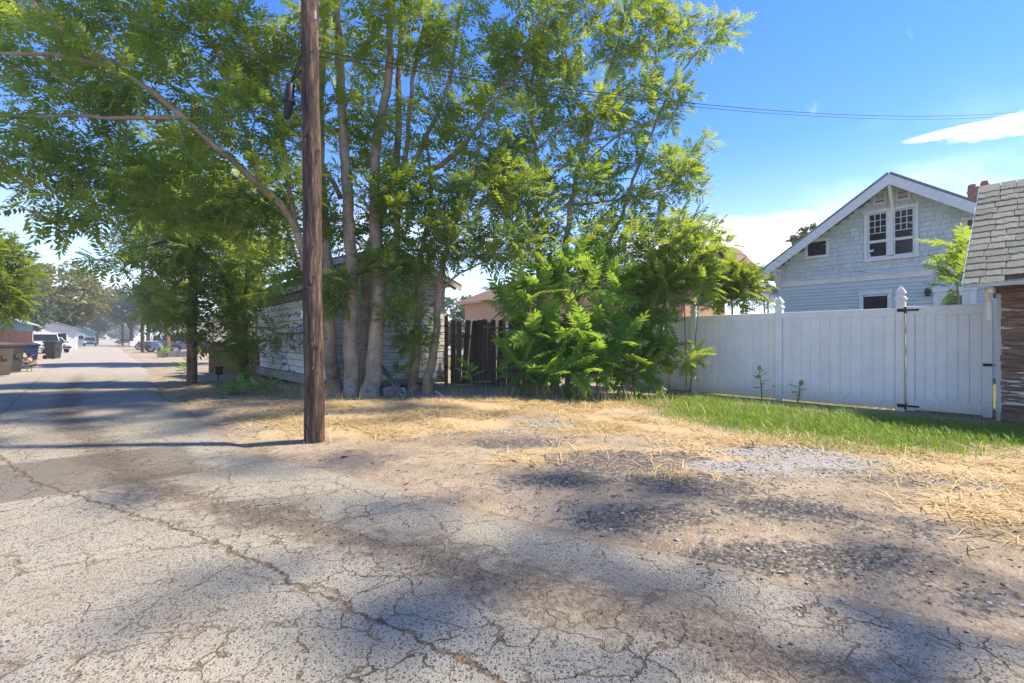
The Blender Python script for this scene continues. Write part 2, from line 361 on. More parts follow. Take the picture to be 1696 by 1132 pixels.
B_STRAW = [(560, 700, .9, .7, 1), (720, 700, 1.2, .8, 1), (620, 720, .7, .4, .9), (480, 720, .5, .5, .8), (640, 690, 1.3, 1.2, 1), (800, 672, 1.6, 1.2, 1), (940, 672, 1.4, 1.3, 1), (560, 670, .9, 1.0, .9), (1050, 705, 1.1, .8, 1), (1150, 755, .7, .4, .9), (1130, 790, .45, .25, .8), (470, 690, .7, .8, .8),
           (1640, 800, .8, .7, 1), (1690, 870, .5, .5, 1), (1560, 760, 1.0, .6, .8), (860, 765, .5, .3, .6), (330, 650, 1.0, 1.6, .6), (430, 662, 1, 1, .6), (1250, 730, 1.5, .5, .7), (960, 750, .8, .4, .7)]
B_GRASS = [(1130, 668, 1.3, .9, 1), (1260, 692, 1.4, 1.5, 1.3), (1400, 709, 1.5, 1.5, 1.4), (1540, 715, 1.2, 1.0, 1.3), (1650, 722, 1.0, .7, 1.3), (1060, 665, .8, .6, .6), (1320, 722, .9, .4, .8)]
B_BLUE = [(1290, 752, .9, .4, 1), (1400, 768, .8, .35, 1), (1230, 775, .7, .3, 1), (910, 702, .7, .4, .9), (1600, 800, .7, .4, .8), (850, 715, .5, .2, .7), (1320, 790, .8, .2, .7)]
def straw_d(x, y): return blobs(x, y, B_STRAW)
def lot_z(x, y):
    e = x - road_edge(y); t = np.clip(e / .8 + .3, 0, 1); t = t * t * (3 - 2 * t)
    return -.03 + t * (.045 + .02 * wob(x, y, 2.3, 3) + .006 * wob(x, y, 9, 5))
def axis(lo, hi, a, b, s, gr=1.25):
    v = list(np.arange(a, b, s)); d = s; x = b
    while x < hi: v.append(x); d *= gr; x += d
    v.append(hi); d = s; x = a - s
    while x > lo: v.insert(0, x); d *= gr; x -= d
    v.insert(0, lo); return np.array(v)
def sheet(name, X, Y, Z, m, attr):
    n, k = X.shape; idx = np.arange(n * k).reshape(n, k)
    q = np.stack([idx[:-1, :-1], idx[1:, :-1], idx[1:, 1:], idx[:-1, 1:]], -1).reshape(-1, 4)
    return np_mesh(name, np.stack([X, Y, Z], -1).reshape(-1, 3), q, m, None, {a: v.ravel() for a, v in attr.items()}, smooth=True)

def at_(nt, n): return nd(nt, 'ShaderNodeAttribute', None, attribute_name=n).outputs['Fac']
def world_vec(nt): return nd(nt, 'ShaderNodeNewGeometry').outputs['Position']
def make_ground_mat():
    m, nt, out = new_mat('dirt_and_gravel'); p = world_vec(nt)
    n1 = noise_(nt, p, 2.2, 8, .65); n2 = noise_(nt, p, 14, 8, .7); n3 = noise_(nt, p, 60, 4, .6)
    vor = nd(nt, 'ShaderNodeTexVoronoi', {'Vector': p, 'Scale': 55.0}); pebr = nd(nt, 'ShaderNodeSeparateColor', {0: vor.outputs['Color']}).outputs[0]
    dirt = mix_(nt, smooth_(nt, n1, .35, .65), (.29, .235, .165), (.40, .33, .24))
    dirt = mix_(nt, smooth_(nt, n2, .5, .68), dirt, (.15, .115, .082))
    dirt = mix_(nt, math_(nt, 'MULTIPLY', smooth_(nt, noise_(nt, p, .9, 5, .6), .5, .62), .5), dirt, (.19, .15, .11))
    dirt = mix_(nt, math_(nt, 'MULTIPLY', smooth_(nt, pebr, .86, .90), smooth_(nt, vor.outputs['Distance'], .55, .3)), dirt, (.42, .39, .34))
    def msk(name, lo, hi, amt=.55):
        return smooth_(nt, math_(nt, 'ADD', at_(nt, name), math_(nt, 'MULTIPLY', math_(nt, 'SUBTRACT', mixn, .5), amt)), lo, hi)
    mixn = math_(nt, 'ADD', math_(nt, 'MULTIPLY', n1, .45), math_(nt, 'MULTIPLY', n2, .55))
    strawc = mix_(nt, smooth_(nt, n3, .35, .65), (.41, .31, .18), (.54, .425, .26))
    c = mix_(nt, msk('straw', .22, .52, 1.5), dirt, strawc)
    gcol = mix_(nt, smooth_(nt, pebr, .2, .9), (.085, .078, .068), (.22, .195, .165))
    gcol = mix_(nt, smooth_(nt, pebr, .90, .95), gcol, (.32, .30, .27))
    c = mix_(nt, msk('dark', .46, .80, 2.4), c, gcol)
    bcol = mix_(nt, pebr, (.22, .215, .205), (.42, .40, .37))
    c = mix_(nt, msk('blue', .45, .65, 1.4), c, bcol)
    c = mix_(nt, msk('green', .35, .7, .9), c, mix_(nt, n2, (.10, .13, .035), (.17, .16, .06)))
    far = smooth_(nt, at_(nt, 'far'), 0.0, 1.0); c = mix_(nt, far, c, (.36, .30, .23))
    h = math_(nt, 'ADD', math_(nt, 'ADD', math_(nt, 'MULTIPLY', n2, 1.0), math_(nt, 'MULTIPLY', n3, .35)), math_(nt, 'MULTIPLY', vor.outputs['Distance'], -.35))
    finish(nt, out, c, .95, h, .8, .03, spec=.15); return m
def make_road_mat():
    m, nt, out = new_mat('old_asphalt'); p = world_vec(nt)
    n1 = noise_(nt, p, 1.3, 6, .6); n2 = noise_(nt, p, 9, 7, .65); n3 = noise_(nt, p, 70, 3, .6)
    v1 = nd(nt, 'ShaderNodeTexVoronoi', {'Vector': p, 'Scale': 140.0}); r1 = nd(nt, 'ShaderNodeSeparateColor', {0: v1.outputs['Color']})
    v2 = nd(nt, 'ShaderNodeTexVoronoi', {'Vector': p, 'Scale': 72.0}); r2 = nd(nt, 'ShaderNodeSeparateColor', {0: v2.outputs['Color']})
    base = mix_(nt, smooth_(nt, n1, .3, .7), (.32, .30, .235), (.40, .37, .29))
    base = mix_(nt, math_(nt, 'MULTIPLY', r1.outputs[1], .65), base, mix_(nt, r1.outputs[2], (.15, .145, .125), (.46, .44, .38)))
    base = mix_(nt, smooth_(nt, r1.outputs[0], .72, .90), base, (.11, .108, .10))
    spot = math_(nt, 'MULTIPLY', smooth_(nt, r2.outputs[0], .91, .93), smooth_(nt, v2.outputs['Distance'], .50, .34))
    base = mix_(nt, spot, base, (.06, .058, .054))
    base = mix_(nt, smooth_(nt, n2, .54, .78), base, (.32, .265, .19))
    base = mix_(nt, math_(nt, 'MULTIPLY', smooth_(nt, noise_(nt, p, .55, 6, .65), .46, .66), .45), base, (.24, .205, .155))
    # alligator cracks near the wheel path, one long seam
    pw = nd(nt, 'ShaderNodeVectorMath', {0: p, 1: nd(nt, 'ShaderNodeVectorMath', {0: noise_(nt, p, 3.0, 4, .6, 1), 'Scale': .35}, operation='SCALE').outputs[0]}, operation='ADD').outputs[0]
    al = nd(nt, 'ShaderNodeTexVoronoi', {'Vector': pw, 'Scale': 3.3}, feature='DISTANCE_TO_EDGE').outputs[0]
    al2 = nd(nt, 'ShaderNodeTexVoronoi', {'Vector': pw, 'Scale': 1.1}, feature='DISTANCE_TO_EDGE').outputs[0]
    zone = math_(nt, 'MULTIPLY', smooth_(nt, math_(nt, 'ABSOLUTE', math_(nt, 'ADD', at_(nt, 'strip'), .15)), 1.5, .7), smooth_(nt, n1, .40, .56))
    w1 = math_(nt, 'ADD', .006, math_(nt, 'MULTIPLY', n2, .013))
    crk = math_(nt, 'MULTIPLY', smooth_(nt, math_(nt, 'DIVIDE', al, w1), 1.6, .5), zone)
    crk2 = math_(nt, 'MULTIPLY', smooth_(nt, al2, .017, .004), smooth_(nt, n2, .42, .54))
    seam = math_(nt, 'ABSOLUTE', math_(nt, 'ADD', at_(nt, 'seam'), math_(nt, 'MULTIPLY', math_(nt, 'SUBTRACT', noise_(nt, p, 5, 5, .7), .5), .22)))
    crk3 = smooth_(nt, seam, .017, .004)
    cr = math_(nt, 'MAXIMUM', math_(nt, 'MAXIMUM', crk, math_(nt, 'MULTIPLY', crk2, .7)), crk3)
    cc = mix_(nt, smooth_(nt, noise_(nt, p, 22, 3), .42, .6), (.075, .058, .04), (.24, .165, .08))
    base = mix_(nt, math_(nt, 'MULTIPLY', cr, .9), base, cc)
    # loose dirt and black grit lying in the middle strip and along the edge
    mixn = math_(nt, 'ADD', math_(nt, 'MULTIPLY', n1, .4), math_(nt, 'MULTIPLY', n2, .6))
    sd_ = math_(nt, 'ADD', math_(nt, 'ABSOLUTE', at_(nt, 'strip')), math_(nt, 'MULTIPLY', math_(nt, 'SUBTRACT', mixn, .5), 1.5))
    grit = mix_(nt, smooth_(nt, r2.outputs[1], .25, .8), (.045, .042, .038), (.20, .165, .12))
    base = mix_(nt, math_(nt, 'MULTIPLY', smooth_(nt, sd_, .28, .04), .8), base, grit)
    base = mix_(nt, math_(nt, 'MULTIPLY', smooth_(nt, sd_, .45, .15), .22), base, (.26, .20, .135))
    ed = math_(nt, 'ADD', at_(nt, 'edge'), math_(nt, 'MULTIPLY', math_(nt, 'SUBTRACT', mixn, .5), 1.3))
    base = mix_(nt, smooth_(nt, ed, .22, -.02), base, mix_(nt, smooth_(nt, n2, .42, .6), (.29, .235, .17), (.19, .15, .11)))
    pat = at_(nt, 'patch'); base = mix_(nt, math_(nt, 'MULTIPLY', smooth_(nt, math_(nt, 'ADD', pat, math_(nt, 'MULTIPLY', n2, .15)), .5, .58), .55), base, (.085, .075, .065))
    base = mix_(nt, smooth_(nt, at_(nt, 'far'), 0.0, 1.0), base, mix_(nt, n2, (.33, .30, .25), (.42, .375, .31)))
    h = math_(nt, 'ADD', math_(nt, 'MULTIPLY', v1.outputs['Distance'], -.5), math_(nt, 'ADD', math_(nt, 'MULTIPLY', n2, .8), math_(nt, 'MULTIPLY', cr, -1.2)))
    finish(nt, out, base, .92, h, .75, .014, spec=.2); return m

xs = axis(-900, 900, -8, 13, .13, 1.35); ys = axis(-500, 1500, -3, 24, .14, 1.3)
X, Y = np.meshgrid(xs, ys, indexing='ij')
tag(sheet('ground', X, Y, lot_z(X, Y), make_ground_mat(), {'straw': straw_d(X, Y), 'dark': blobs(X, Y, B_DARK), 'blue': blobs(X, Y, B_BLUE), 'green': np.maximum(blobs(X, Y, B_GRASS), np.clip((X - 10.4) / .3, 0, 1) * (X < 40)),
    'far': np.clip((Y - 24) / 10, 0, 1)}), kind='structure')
v = np.linspace(0, 1, 60); yy = axis(-8, 300, -3, 24, .14, 1.2)
Yr = np.repeat(yy[None], 60, 0); left = -3.2 + .12 * np.sin(yy * 1.3)[None] - .5 * (yy > 30)
right = (road_edge(yy) + .09 * wob(yy, yy * 0, 3.1, 11) + .05 * wob(yy, yy * 0, 11, 12))[None]
Xr = left + (right - left) * v[:, None]
edge = np.minimum(right - Xr, Xr - left + .25)
pc = G(120, 783); patch = 1 - np.maximum(np.abs(Xr - pc.x) / .9, np.abs(Yr - pc.y) / .75) * .5
Zr = .004 + .010 * wob(Xr, Yr, 1.4, 21) * (Yr < 60) - .03 * np.clip(1 - (right - Xr) / .12, 0, 1)
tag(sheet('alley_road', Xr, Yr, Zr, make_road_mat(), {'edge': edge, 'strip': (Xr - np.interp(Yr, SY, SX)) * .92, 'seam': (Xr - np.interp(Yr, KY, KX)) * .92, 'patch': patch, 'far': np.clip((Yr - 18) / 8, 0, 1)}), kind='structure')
def ground_z(x, y):
    x = np.asarray(x, dtype=float); y = np.asarray(y, dtype=float)
    return np.where(x < road_edge(y), .004 + .010 * wob(x, y, 1.4, 21), lot_z(x, y))

# scatter: blades, stones (stuff nobody could count)
def sample(n, x0, x1, y0, y1, dens, seed):
    r = np.random.default_rng(seed); x = r.uniform(x0, x1, n * 6); y = r.uniform(y0, y1, n * 6)
    keep = r.uniform(0, 1, n * 6) < dens(x, y); x, y = x[keep][:n], y[keep][:n]; return x, y, r
def blades(name, x, y, r, L, W, lean, m, label, cat, z0=None, curl=.35):
    n = len(x); a = r.uniform(0, 6.28, n); l = r.uniform(L[0], L[1], n); w = r.uniform(W[0], W[1], n); t = r.uniform(lean[0], lean[1], n)
    z = ground_z(x, y) if z0 is None else np.full(n, z0)
    d = np.stack([np.cos(a) * np.sin(t), np.sin(a) * np.sin(t), np.cos(t)], -1); s = np.stack([-np.sin(a), np.cos(a), np.zeros(n)], -1)
    p = np.stack([x, y, z], -1); mid = p + d * (l * .55)[:, None]; tip = p + d * l[:, None]
    hz_ = np.stack([np.cos(a), np.sin(a), -.55 * np.ones(n)], -1); tip = tip + hz_ * (l * curl * r.uniform(.3, 1, n))[:, None]
    tip[:, 2] = np.maximum(tip[:, 2], z + .004)
    ws = s * w[:, None] / 2
    V = np.stack([p - ws, p + ws, mid + ws * .8, mid - ws * .8, tip + ws * .15, tip - ws * .15], 1).reshape(-1, 3)
    b = np.arange(n)[:, None] * 6; q = np.concatenate([b + np.array([[0, 1, 2, 3]]), b + np.array([[3, 2, 4, 5]])], 0)
    o = np_mesh(name, V, q, m, None, {'rnd': np.repeat(r.uniform(0, 1, n), 6)}); return tag(o, label, cat, kind='stuff')
SH = MB(); SH.rings((0, 0, 0), [(.55, -.35), (1.0, 0), (.6, .4)], 5, 0)
sv = np.array([tuple(p) for p in SH.v]); sq = []
for f in SH.f: sq += [(f[0], f[i], f[i + 1]) for i in range(1, len(f) - 1)]
sq = np.array(sq)
def stones(name, x, y, r, S, m, label, cat, pw=2.0, sink=.2):
    n = len(x); s = S[0] + (S[1] - S[0]) * r.uniform(0, 1, n) ** pw; a = r.uniform(0, 6.28, n)
    sc = np.stack([s * r.uniform(.7, 1.3, n), s * r.uniform(.6, 1.0, n), s * r.uniform(.45, .85, n)], -1)
    V = sv[None] * sc[:, None, :] * r.uniform(.8, 1.2, (n, len(sv), 1)); c, q = np.cos(a)[:, None], np.sin(a)[:, None]
    tl = r.uniform(-.5, .5, n)[:, None]; V[..., 2] += V[..., 0] * tl
    V = np.stack([V[..., 0] * c - V[..., 1] * q, V[..., 0] * q + V[..., 1] * c, V[..., 2]], -1)
    V += np.stack([x, y, ground_z(x, y) + s * sink], -1)[:, None, :]
    T = (np.arange(n)[:, None, None] * len(sv) + sq[None]).reshape(-1, 3)
    o = np_mesh(name, V.reshape(-1, 3), T, m, None, {'rnd': np.repeat(r.uniform(0, 1, n), len(sv))}); return tag(o, label, cat, kind='stuff')
clump = lambda x, y, s=3.0, k=31: np.clip(.5 + 1.6 * wob(x, y, s, k), 0, 1)
off_road = lambda x, y: (x > road_edge(y) - .05) * 1.0
x, y, r = sample(46000, .9, 10.2, -1, 16, lambda x, y: straw_d(x, y) ** 1.3 * clump(x, y, 4) * off_road(x, y) * (1 - .9 * np.clip(blobs(x, y, B_DARK), 0, 1)), 41)
blades('lying_straw', x, y, r, (.08, .30), (.006, .012), (1.15, 1.52), M['straw'], 'pale yellow dry straw lying flat over the dirt lot', 'straw')
tuft = [(480, 652, 1.0, .7, .9), (560, 662, .8, .5, .9), (640, 664, .7, .3, .5), (880, 655, 1.3, .45, 1), (1000, 664, 1.2, .5, 1), (1090, 676, 1.0, .4, .9), (780, 655, .8, .3, .6), (1180, 690, .9, .4, .5), (520, 640, .8, .8, .7), (500, 732, .12, .12, .8), (545, 734, .15, .12, .8)]
x, y, r = sample(11000, 1.2, 10.2, 1, 16, lambda x, y: blobs(x, y, tuft) ** 2 * clump(x, y, 6, 33) * off_road(x, y), 42)
blades('dry_grass', x, y, r, (.12, .42), (.005, .010), (.1, .85), M['straw'], 'tall dry grass tufts along the trees and the bush', 'dry grass', curl=.3)
x, y, r = sample(40000, 3, 10.48, -2, 9, lambda x, y: np.clip(blobs(x, y, B_GRASS) * 1.5 - .35, 0, 1) * (.35 + .65 * clump(x, y, 5, 35)) * (1 - .85 * blobs(x, y, [(1330, 697, .5, .22, 1), (1420, 708, .4, .2, .8)])), 43)
blades('green_grass', x, y, r, (.04, .17), (.004, .008), (.1, .9), M['grass'], 'bright green grass strip along the foot of the white fence', 'grass')
x, y, r = sample(12000, 10.6, 13.5, -1, 9, lambda x, y: np.ones_like(x) * (.4 + .6 * clump(x, y, 5, 36)), 44)
blades('backyard_grass', x, y, r, (.04, .12), (.006, .010), (.1, .8), M['grass'], 'sunlit grass seen through the gap under the white fence', 'grass')
litter_d = [(400, 655, 1.2, 1.5, .8), (330, 655, 1.0, 2.0, .8), (480, 680, 1.0, .8, .5), (700, 660, .9, .4, .8), (820, 655, .9, .4, .6), (300, 640, .8, 2, .7), (1120, 655, .8, .4, .7), (560, 700, 1, .6, .35)]
x, y, r = sample(5000, .8, 10, 2, 22, lambda x, y: (blobs(x, y, litter_d) + .03) * off_road(x, y), 45)
blades('leaf_litter', x, y, r, (.04, .11), (.02, .05), (1.25, 1.55), M['litter'], 'brown dry leaves strewn over the dirt by the shed', 'leaf litter', curl=.1)
sx_ = lambda y: np.interp(y, SY, SX)
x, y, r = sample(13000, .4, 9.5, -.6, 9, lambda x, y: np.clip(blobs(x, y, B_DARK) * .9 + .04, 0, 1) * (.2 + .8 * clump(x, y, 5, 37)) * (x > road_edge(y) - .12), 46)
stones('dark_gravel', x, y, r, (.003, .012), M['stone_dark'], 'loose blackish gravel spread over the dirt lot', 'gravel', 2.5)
x, y, r = sample(6500, -1.5, 3.2, .2, 11, lambda x, y: np.exp(-((x - sx_(y)) / .2) ** 2) * clump(x, y, 4, 38), 47)
stones('alley_grit', x, y, r, (.003, .011), M['stone_dark'], 'dark grit gathered in a strip down the alley', 'grit', 3)
x, y, r = sample(6500, 2.5, 10, -1, 8, lambda x, y: np.clip(blobs(x, y, B_BLUE) * 1.2 - .25, 0, 1) * (.2 + .8 * clump(x, y, 6, 39)), 48)
stones('crushed_gravel', x, y, r, (.008, .022), M['stone_blue'], 'blue grey crushed gravel patches before the green grass', 'gravel', 1.5)
peb = B_DARK + [(760, 790, .6, .3, 1), (830, 800, .6, .25, 1), (700, 770, .6, .4, .8), (900, 840, .7, .2, 1), (1580, 800, .9, .6, 1)]
x, y, r = sample(1500, 1.2, 9.5, -.5, 8.5, lambda x, y: np.clip(blobs(x, y, peb) * .9 + .06, 0, 1) * clump(x, y, 3, 40) * (x > road_edge(y) - .3), 49)
stones('pale_pebbles', x, y, r, (.005, .021), M['stone_pale'], 'scattered pale rounded pebbles in the dirt', 'pebbles', 2.6, .1)
x, y, r = sample(1600, 10.55, 12.2, .2, 2.6, lambda x, y: np.ones_like(x), 50)
stones('gate_gravel', x, y, r, (.012, .03), M['stone_pale'], 'sunlit pale gravel under the white gate', 'gravel', 1.5)
# ---------------------------------------------------------------- white vinyl fence and gate
FX = 10.5
def fy(px): return PX(px, 560, FX).y
P0, P1, P2, P3 = fy(1150), fy(1291), fy(1492), fy(1653)
RAILTOP, BOT = 1.80, .05
fence = thing('vinyl_fence', 'white vinyl privacy fence with pointed post caps, behind the green grass', 'fence', (FX, (P0 + P2) / 2, 0))
bays = [(P0 + (P0 - P1), P0), (P0, P1), (P1, P2)]
PW = .128
def vinyl_post(parent, y, top, cap=True, x=FX):
    mb = MB().cbox((x, y, top / 2 - .1), (PW, PW, top + .2), .008); p = mb.build('post', M['vinyl'], parent)
    if cap:
        c = (x, y, top); k = PW / 2 * math.sqrt(2)
        MB().rings(c, [(k * 1.22, -.02), (k * 1.22, .012), (k * .92, .03), (k * .80, .055), (k * .86, .075), (k * 1.12, .088), (k * 1.14, .10), (k * .72, .155), (k * .34, .195), (k * .1, .222)]).build('post_cap', M['vinyl'], p)
    return p
for y, top in ((P0 + (P0 - P1), 1.90), (P0, 1.90), (P1, 1.91), (P2, 1.96)): vinyl_post(fence, y, top)
def vinyl_boards(parent, y0, y1, z0, z1, x, n):
    w = (y0 - y1) / n
    for i in range(n):
        ya = y1 + w * i; c = .016; t = .018; dx = rng.uniform(-.0012, .0012)
        poly = [(x + t + dx, ya, z0), (x - t + c + dx, ya, z0), (x - t + dx, ya + c, z0), (x - t + dx, ya + w - c, z0), (x - t + c + dx, ya + w, z0), (x + t + dx, ya + w, z0)]
        MB().prism(poly, (0, 0, z1 - z0)).build('board', M['vinyl'], parent)
for ya, yb in bays:
    a, b = ya - PW / 2, yb + PW / 2
    MB().cbox((FX, (a + b) / 2, RAILTOP - .07), (.05, a - b, .14), .006).build('top_rail', M['vinyl'], fence)
    MB().cbox((FX, (a + b) / 2, BOT + .08), (.05, a - b, .16), .006).build('bottom_rail', M['vinyl'], fence)
    vinyl_boards(fence, a, b, BOT + .15, RAILTOP - .13, FX, 11)
gy0, gy1 = P2 - PW / 2 - .012, P3 + .055
gate = thing('vinyl_gate', 'white vinyl gate with black hinges between the fence and the barn', 'gate', (FX, (gy0 + gy1) / 2, 0))
gx = FX - .01; SW = .115
for yy_ in (gy0 - SW / 2, gy1 + SW / 2): MB().cbox((gx, yy_, (.04 + 1.82) / 2), (.06, SW, 1.78), .006).build('stile', M['vinyl'], gate)
MB().cbox((gx, (gy0 + gy1) / 2, 1.82 - .085), (.052, gy0 - gy1 - 2 * SW, .155), .006).build('top_rail', M['vinyl'], gate)
MB().cbox((gx, (gy0 + gy1) / 2, .06 + .10), (.052, gy0 - gy1 - 2 * SW, .19), .006).build('bottom_rail', M['vinyl'], gate)
vinyl_boards(gate, gy0 - SW, gy1 + SW, .25, 1.66, gx, 6)
for z in (1.755, .12):
    h = MB().cbox((gx - .048, P2 - .02, z), (.03, .13, .065), .012)
    h.cbox((gx - .048, gy0 - .10, z), (.02, .16, .032), .008); h.tube([(gx - .06, gy0 + .002, z - .055), (gx - .06, gy0 + .002, z + .055)], .016, 8)
    h.build('hinge', M['black'], gate)
pr = [Vector((gx - .07, gy0 + .003 + .006 * math.sin(i * 1.7), 1.70 - i * .0975)) for i in range(17)]
MB().tube(pr, [.007 + .002 * (i % 2) for i in range(17)], 5).build('pull_rope', M['rope'], gate)
lt = MB().cbox((gx - .045, gy1 + SW * .5, .86), (.03, .10, .045), .008); lt.tube([(gx - .05, gy1 + SW * .4, .86), (gx - .05, gy1 - .06, .86)], .006, 6)
lt.build('latch', M['black'], gate)
gp = thing('gate_post', 'plain white post between the gate and the weathered barn', 'post', (FX - .05, P3 - .05, 0))
MB().cbox((FX - .06, P3 - .045, .95), (.11, .12, 2.0), .006).build('post_sleeve', M['vinyl'], gp)
MB().cbox((FX - .115, P3 - .06, .93), (.016, .05, 1.78), .003).build('stop_strip', M['white'], gp)

# ---------------------------------------------------------------- weathered barn on the right
BX = 9.75; by0 = PX(1657, 600, BX).y; BY1 = -5.5
barn = thing('weathered_barn', 'weathered board barn with flaking white paint and worn grey shingle roof', 'barn', (BX + 1.3, (by0 + BY1) / 2, 0))
ev = PX(1596, 471, 9.32); EX, EZ, RKY = 9.32, ev.z, ev.y
RXX = 10.98; RZ = EZ + (RXX - EX) * 1.02
MB().box((BX + 1.36, (by0 + BY1) / 2, EZ / 2 + .06), (2.62, by0 - BY1 - .06, EZ + .04)).build('wall_core', M['wood_grey'], barn)
pg = MB().prism([(BX + .06, by0 - .06, EZ + .02), (RXX * 2 - BX - .06, by0 - .06, EZ + .02), (RXX, by0 - .06, RZ - .12)], (0, BY1 - by0 + .12, 0)); pg.build('gable_core', M['wood_grey'], barn)
z = -.02; i = 0
while z < EZ + .1:
    h = rng.uniform(.095, .135); L = by0 - BY1
    MB().box((BX + .012 + rng.uniform(-.006, .006), (by0 + BY1) / 2 + rng.uniform(-.012, .004), z + h / 2), (.032, L, h - rng.uniform(.004, .012)), Matrix.Rotation(rng.uniform(-.05, .02), 3, 'Y')).build('siding_board', M['barn_board'], barn)
    z += h
sl = Vector((RXX - EX, 0, RZ - EZ)); SL = sl.length; sl.normalize(); nrm = Vector((-sl.z, 0, sl.x))
def roofp(u, y, o=0): return Vector((EX, y, EZ)) + sl * u + nrm * o
for side in (1, -1):
    q = [roofp(0, RKY, -.03), roofp(SL, RKY, -.03), roofp(SL, BY1, -.03), roofp(0, BY1, -.03)]
    if side < 0: q = [Vector((2 * RXX - p.x, p.y, p.z)) for p in q]
    MB().prism(q, nrm * .025 if side > 0 else Vector((-nrm.x, 0, nrm.z)) * .025).build('roof_deck', M['wood_grey'], barn)
MB().bar(roofp(-.01, RKY + .012, -.012), roofp(SL, RKY + .012, -.012), .018, .035, nrm).build('rake_trim', M['white'], barn)
MB().bar(Vector((EX - .012, RKY, EZ - .03)), Vector((EX - .012, BY1, EZ - .03)), .02, .05).build('eave_trim', M['galv'], barn)
# shingles: one shared mesh, each its own object where they show, the rest joined
bm_ = MB(); T = .016
bm_.add([(-.5, 0, 0), (.5, 0, 0), (.5, 1, 0), (-.5, 1, 0), (-.5, 0, T), (-.17, -.05, T), (.2, .04, T), (.5, -.02, T), (.5, 1, .003), (-.5, 1, .003)],
        [(0, 3, 2, 1), (0, 1, 7, 6, 5, 4), (4, 5, 6, 7, 8, 9), (0, 4, 9, 3), (1, 2, 8, 7)])
sh_me = []
for k in range(4):
    mb = MB(); mb.v = [p + Vector((0, rng.uniform(-.05, .05) if p.y < .5 else 0, rng.uniform(0, .004) if p.z > .01 else 0)) for p in bm_.v]; mb.f = bm_.f
    me = bpy.data.meshes.new('shingle'); me.from_pydata(mb.v, [], mb.f); me.materials.append(M['barn_shingle']); sh_me.append(me)
rest_v, rest_f = [], []
rows = 16; ex = SL / rows
for ri in range(rows):
    yv = RKY + .005
    while yv > BY1:
        w = rng.uniform(.15, .26); yc = yv - w / 2; u = ri * ex - .02 + rng.uniform(-.008, .008)
        if ri == 0 and rng.random() < .3: yv -= w; continue
        me = rng.choice(sh_me); tw = rng.uniform(-.03, .03)
        R = Matrix((Vector((0, -1, 0)), sl, nrm)).transposed() @ Matrix.Rotation(tw, 3, 'Z')
        org = roofp(u, yc, .003 + rng.uniform(0, .004)); Lh = ex * 1.5
        if yv > -1.3:
            o = link('roof_shingle', me, barn, org); o.rotation_euler = R.to_euler(); o.scale = (w - .008, Lh, 1)
        else:
            b = len(rest_v); rest_v += [R @ Vector((p.co.x * (w - .008), p.co.y * Lh, p.co.z)) + org for p in me.vertices]; rest_f += [tuple(b + k for k in pl.vertices) for pl in me.polygons]
        yv -= w
mb = MB(); mb.v = rest_v; mb.f = rest_f; tag(mb.build('roof_shingles_beyond', M['barn_shingle'], barn), kind='stuff')
MB().cbox((BX - .035, by0 - .02, EZ / 2 + 1.02), (.05, .09, EZ - 2.06), .006).build('corner_block', M['white'], barn)
MB().cbox((BX - .14, by0 + .08, EZ - .09), (.26, .07, .09), .01).build('eave_block', M['white'], barn)
MB().tube([(BX - .1, by0 + .13, EZ - .04), (BX - .09, by0 + .13, EZ - .14), (BX - .01, by0 + .12, EZ - .24), (BX + .02, by0 + .12, EZ - .5)], .035, 8).build('downspout', M['white'], barn)

# ---------------------------------------------------------------- pale blue craftsman house
HX = 21.5
def hp(px, py, x=HX): return PX(px, py, x)
house = thing('blue_house', 'pale blue shingled house with white trimmed gable behind the white fence', 'house', (HX + 5, hp(1470, 500).y, 0))
pk = hp(1472, 288, HX - .65); el = hp(1249, 458, HX - .65)
slope = (pk.z - el.z) / (el.y - pk.y); RYR = pk.y - (el.y - pk.y); DEP = 11.0
wl = hp(1287, 470).y; wr = 2 * pk.y - wl
bz = hp(1289, 476).z; bz = (bz + hp(1548, 453).z) / 2; zr = lambda y: pk.z - slope * abs(y - pk.y) - .16
MB().box((HX + DEP / 2 - .6, pk.y, bz / 2), (DEP - 1.2, wl - wr, bz)).build('wall_lower', M['blue_board'], house)
MB().prism([(HX, wl, bz - .01), (HX, wr, bz - .01), (HX, wr, zr(wr) - .02), (HX, pk.y, zr(pk.y) - .02), (HX, wl, zr(wl) - .02)], (DEP - 1.2, 0, 0)).build('wall_gable', M['shingle_back'], house)
nb = int((bz - .5) / .125); cb = MB()
for k in range(nb):
    z0 = .5 + k * .125
    cb.add([(HX, wl + .002, z0), (HX - .05, wl + .002, z0), (HX - .004, wl + .002, z0 + .128), (HX, wl + .002, z0 + .128), (HX, wr, z0), (HX - .05, wr, z0), (HX - .004, wr, z0 + .128), (HX, wr, z0 + .128)],
           [(0, 1, 2, 3), (4, 7, 6, 5), (0, 4, 5, 1), (1, 5, 6, 2), (2, 6, 7, 3)])
tag(cb.build('clapboards', M['blue_board'], house), kind='stuff')
MB().cbox((HX - .03, pk.y, bz + .06), (.06, wl - wr + .04, .22), .008).build('belt_board', M['white'], house)
MB().cbox((HX - .05, pk.y, bz + .18), (.11, wl - wr + .06, .03), .006).build('belt_cap', M['white'], house)
def rect(x0, y0, x1, y1):
    a, b = hp(x0, y0), hp(x1, y1); return max(a.y, b.y), min(a.y, b.y), min(a.z, b.z), max(a.z, b.z)
wins = {}
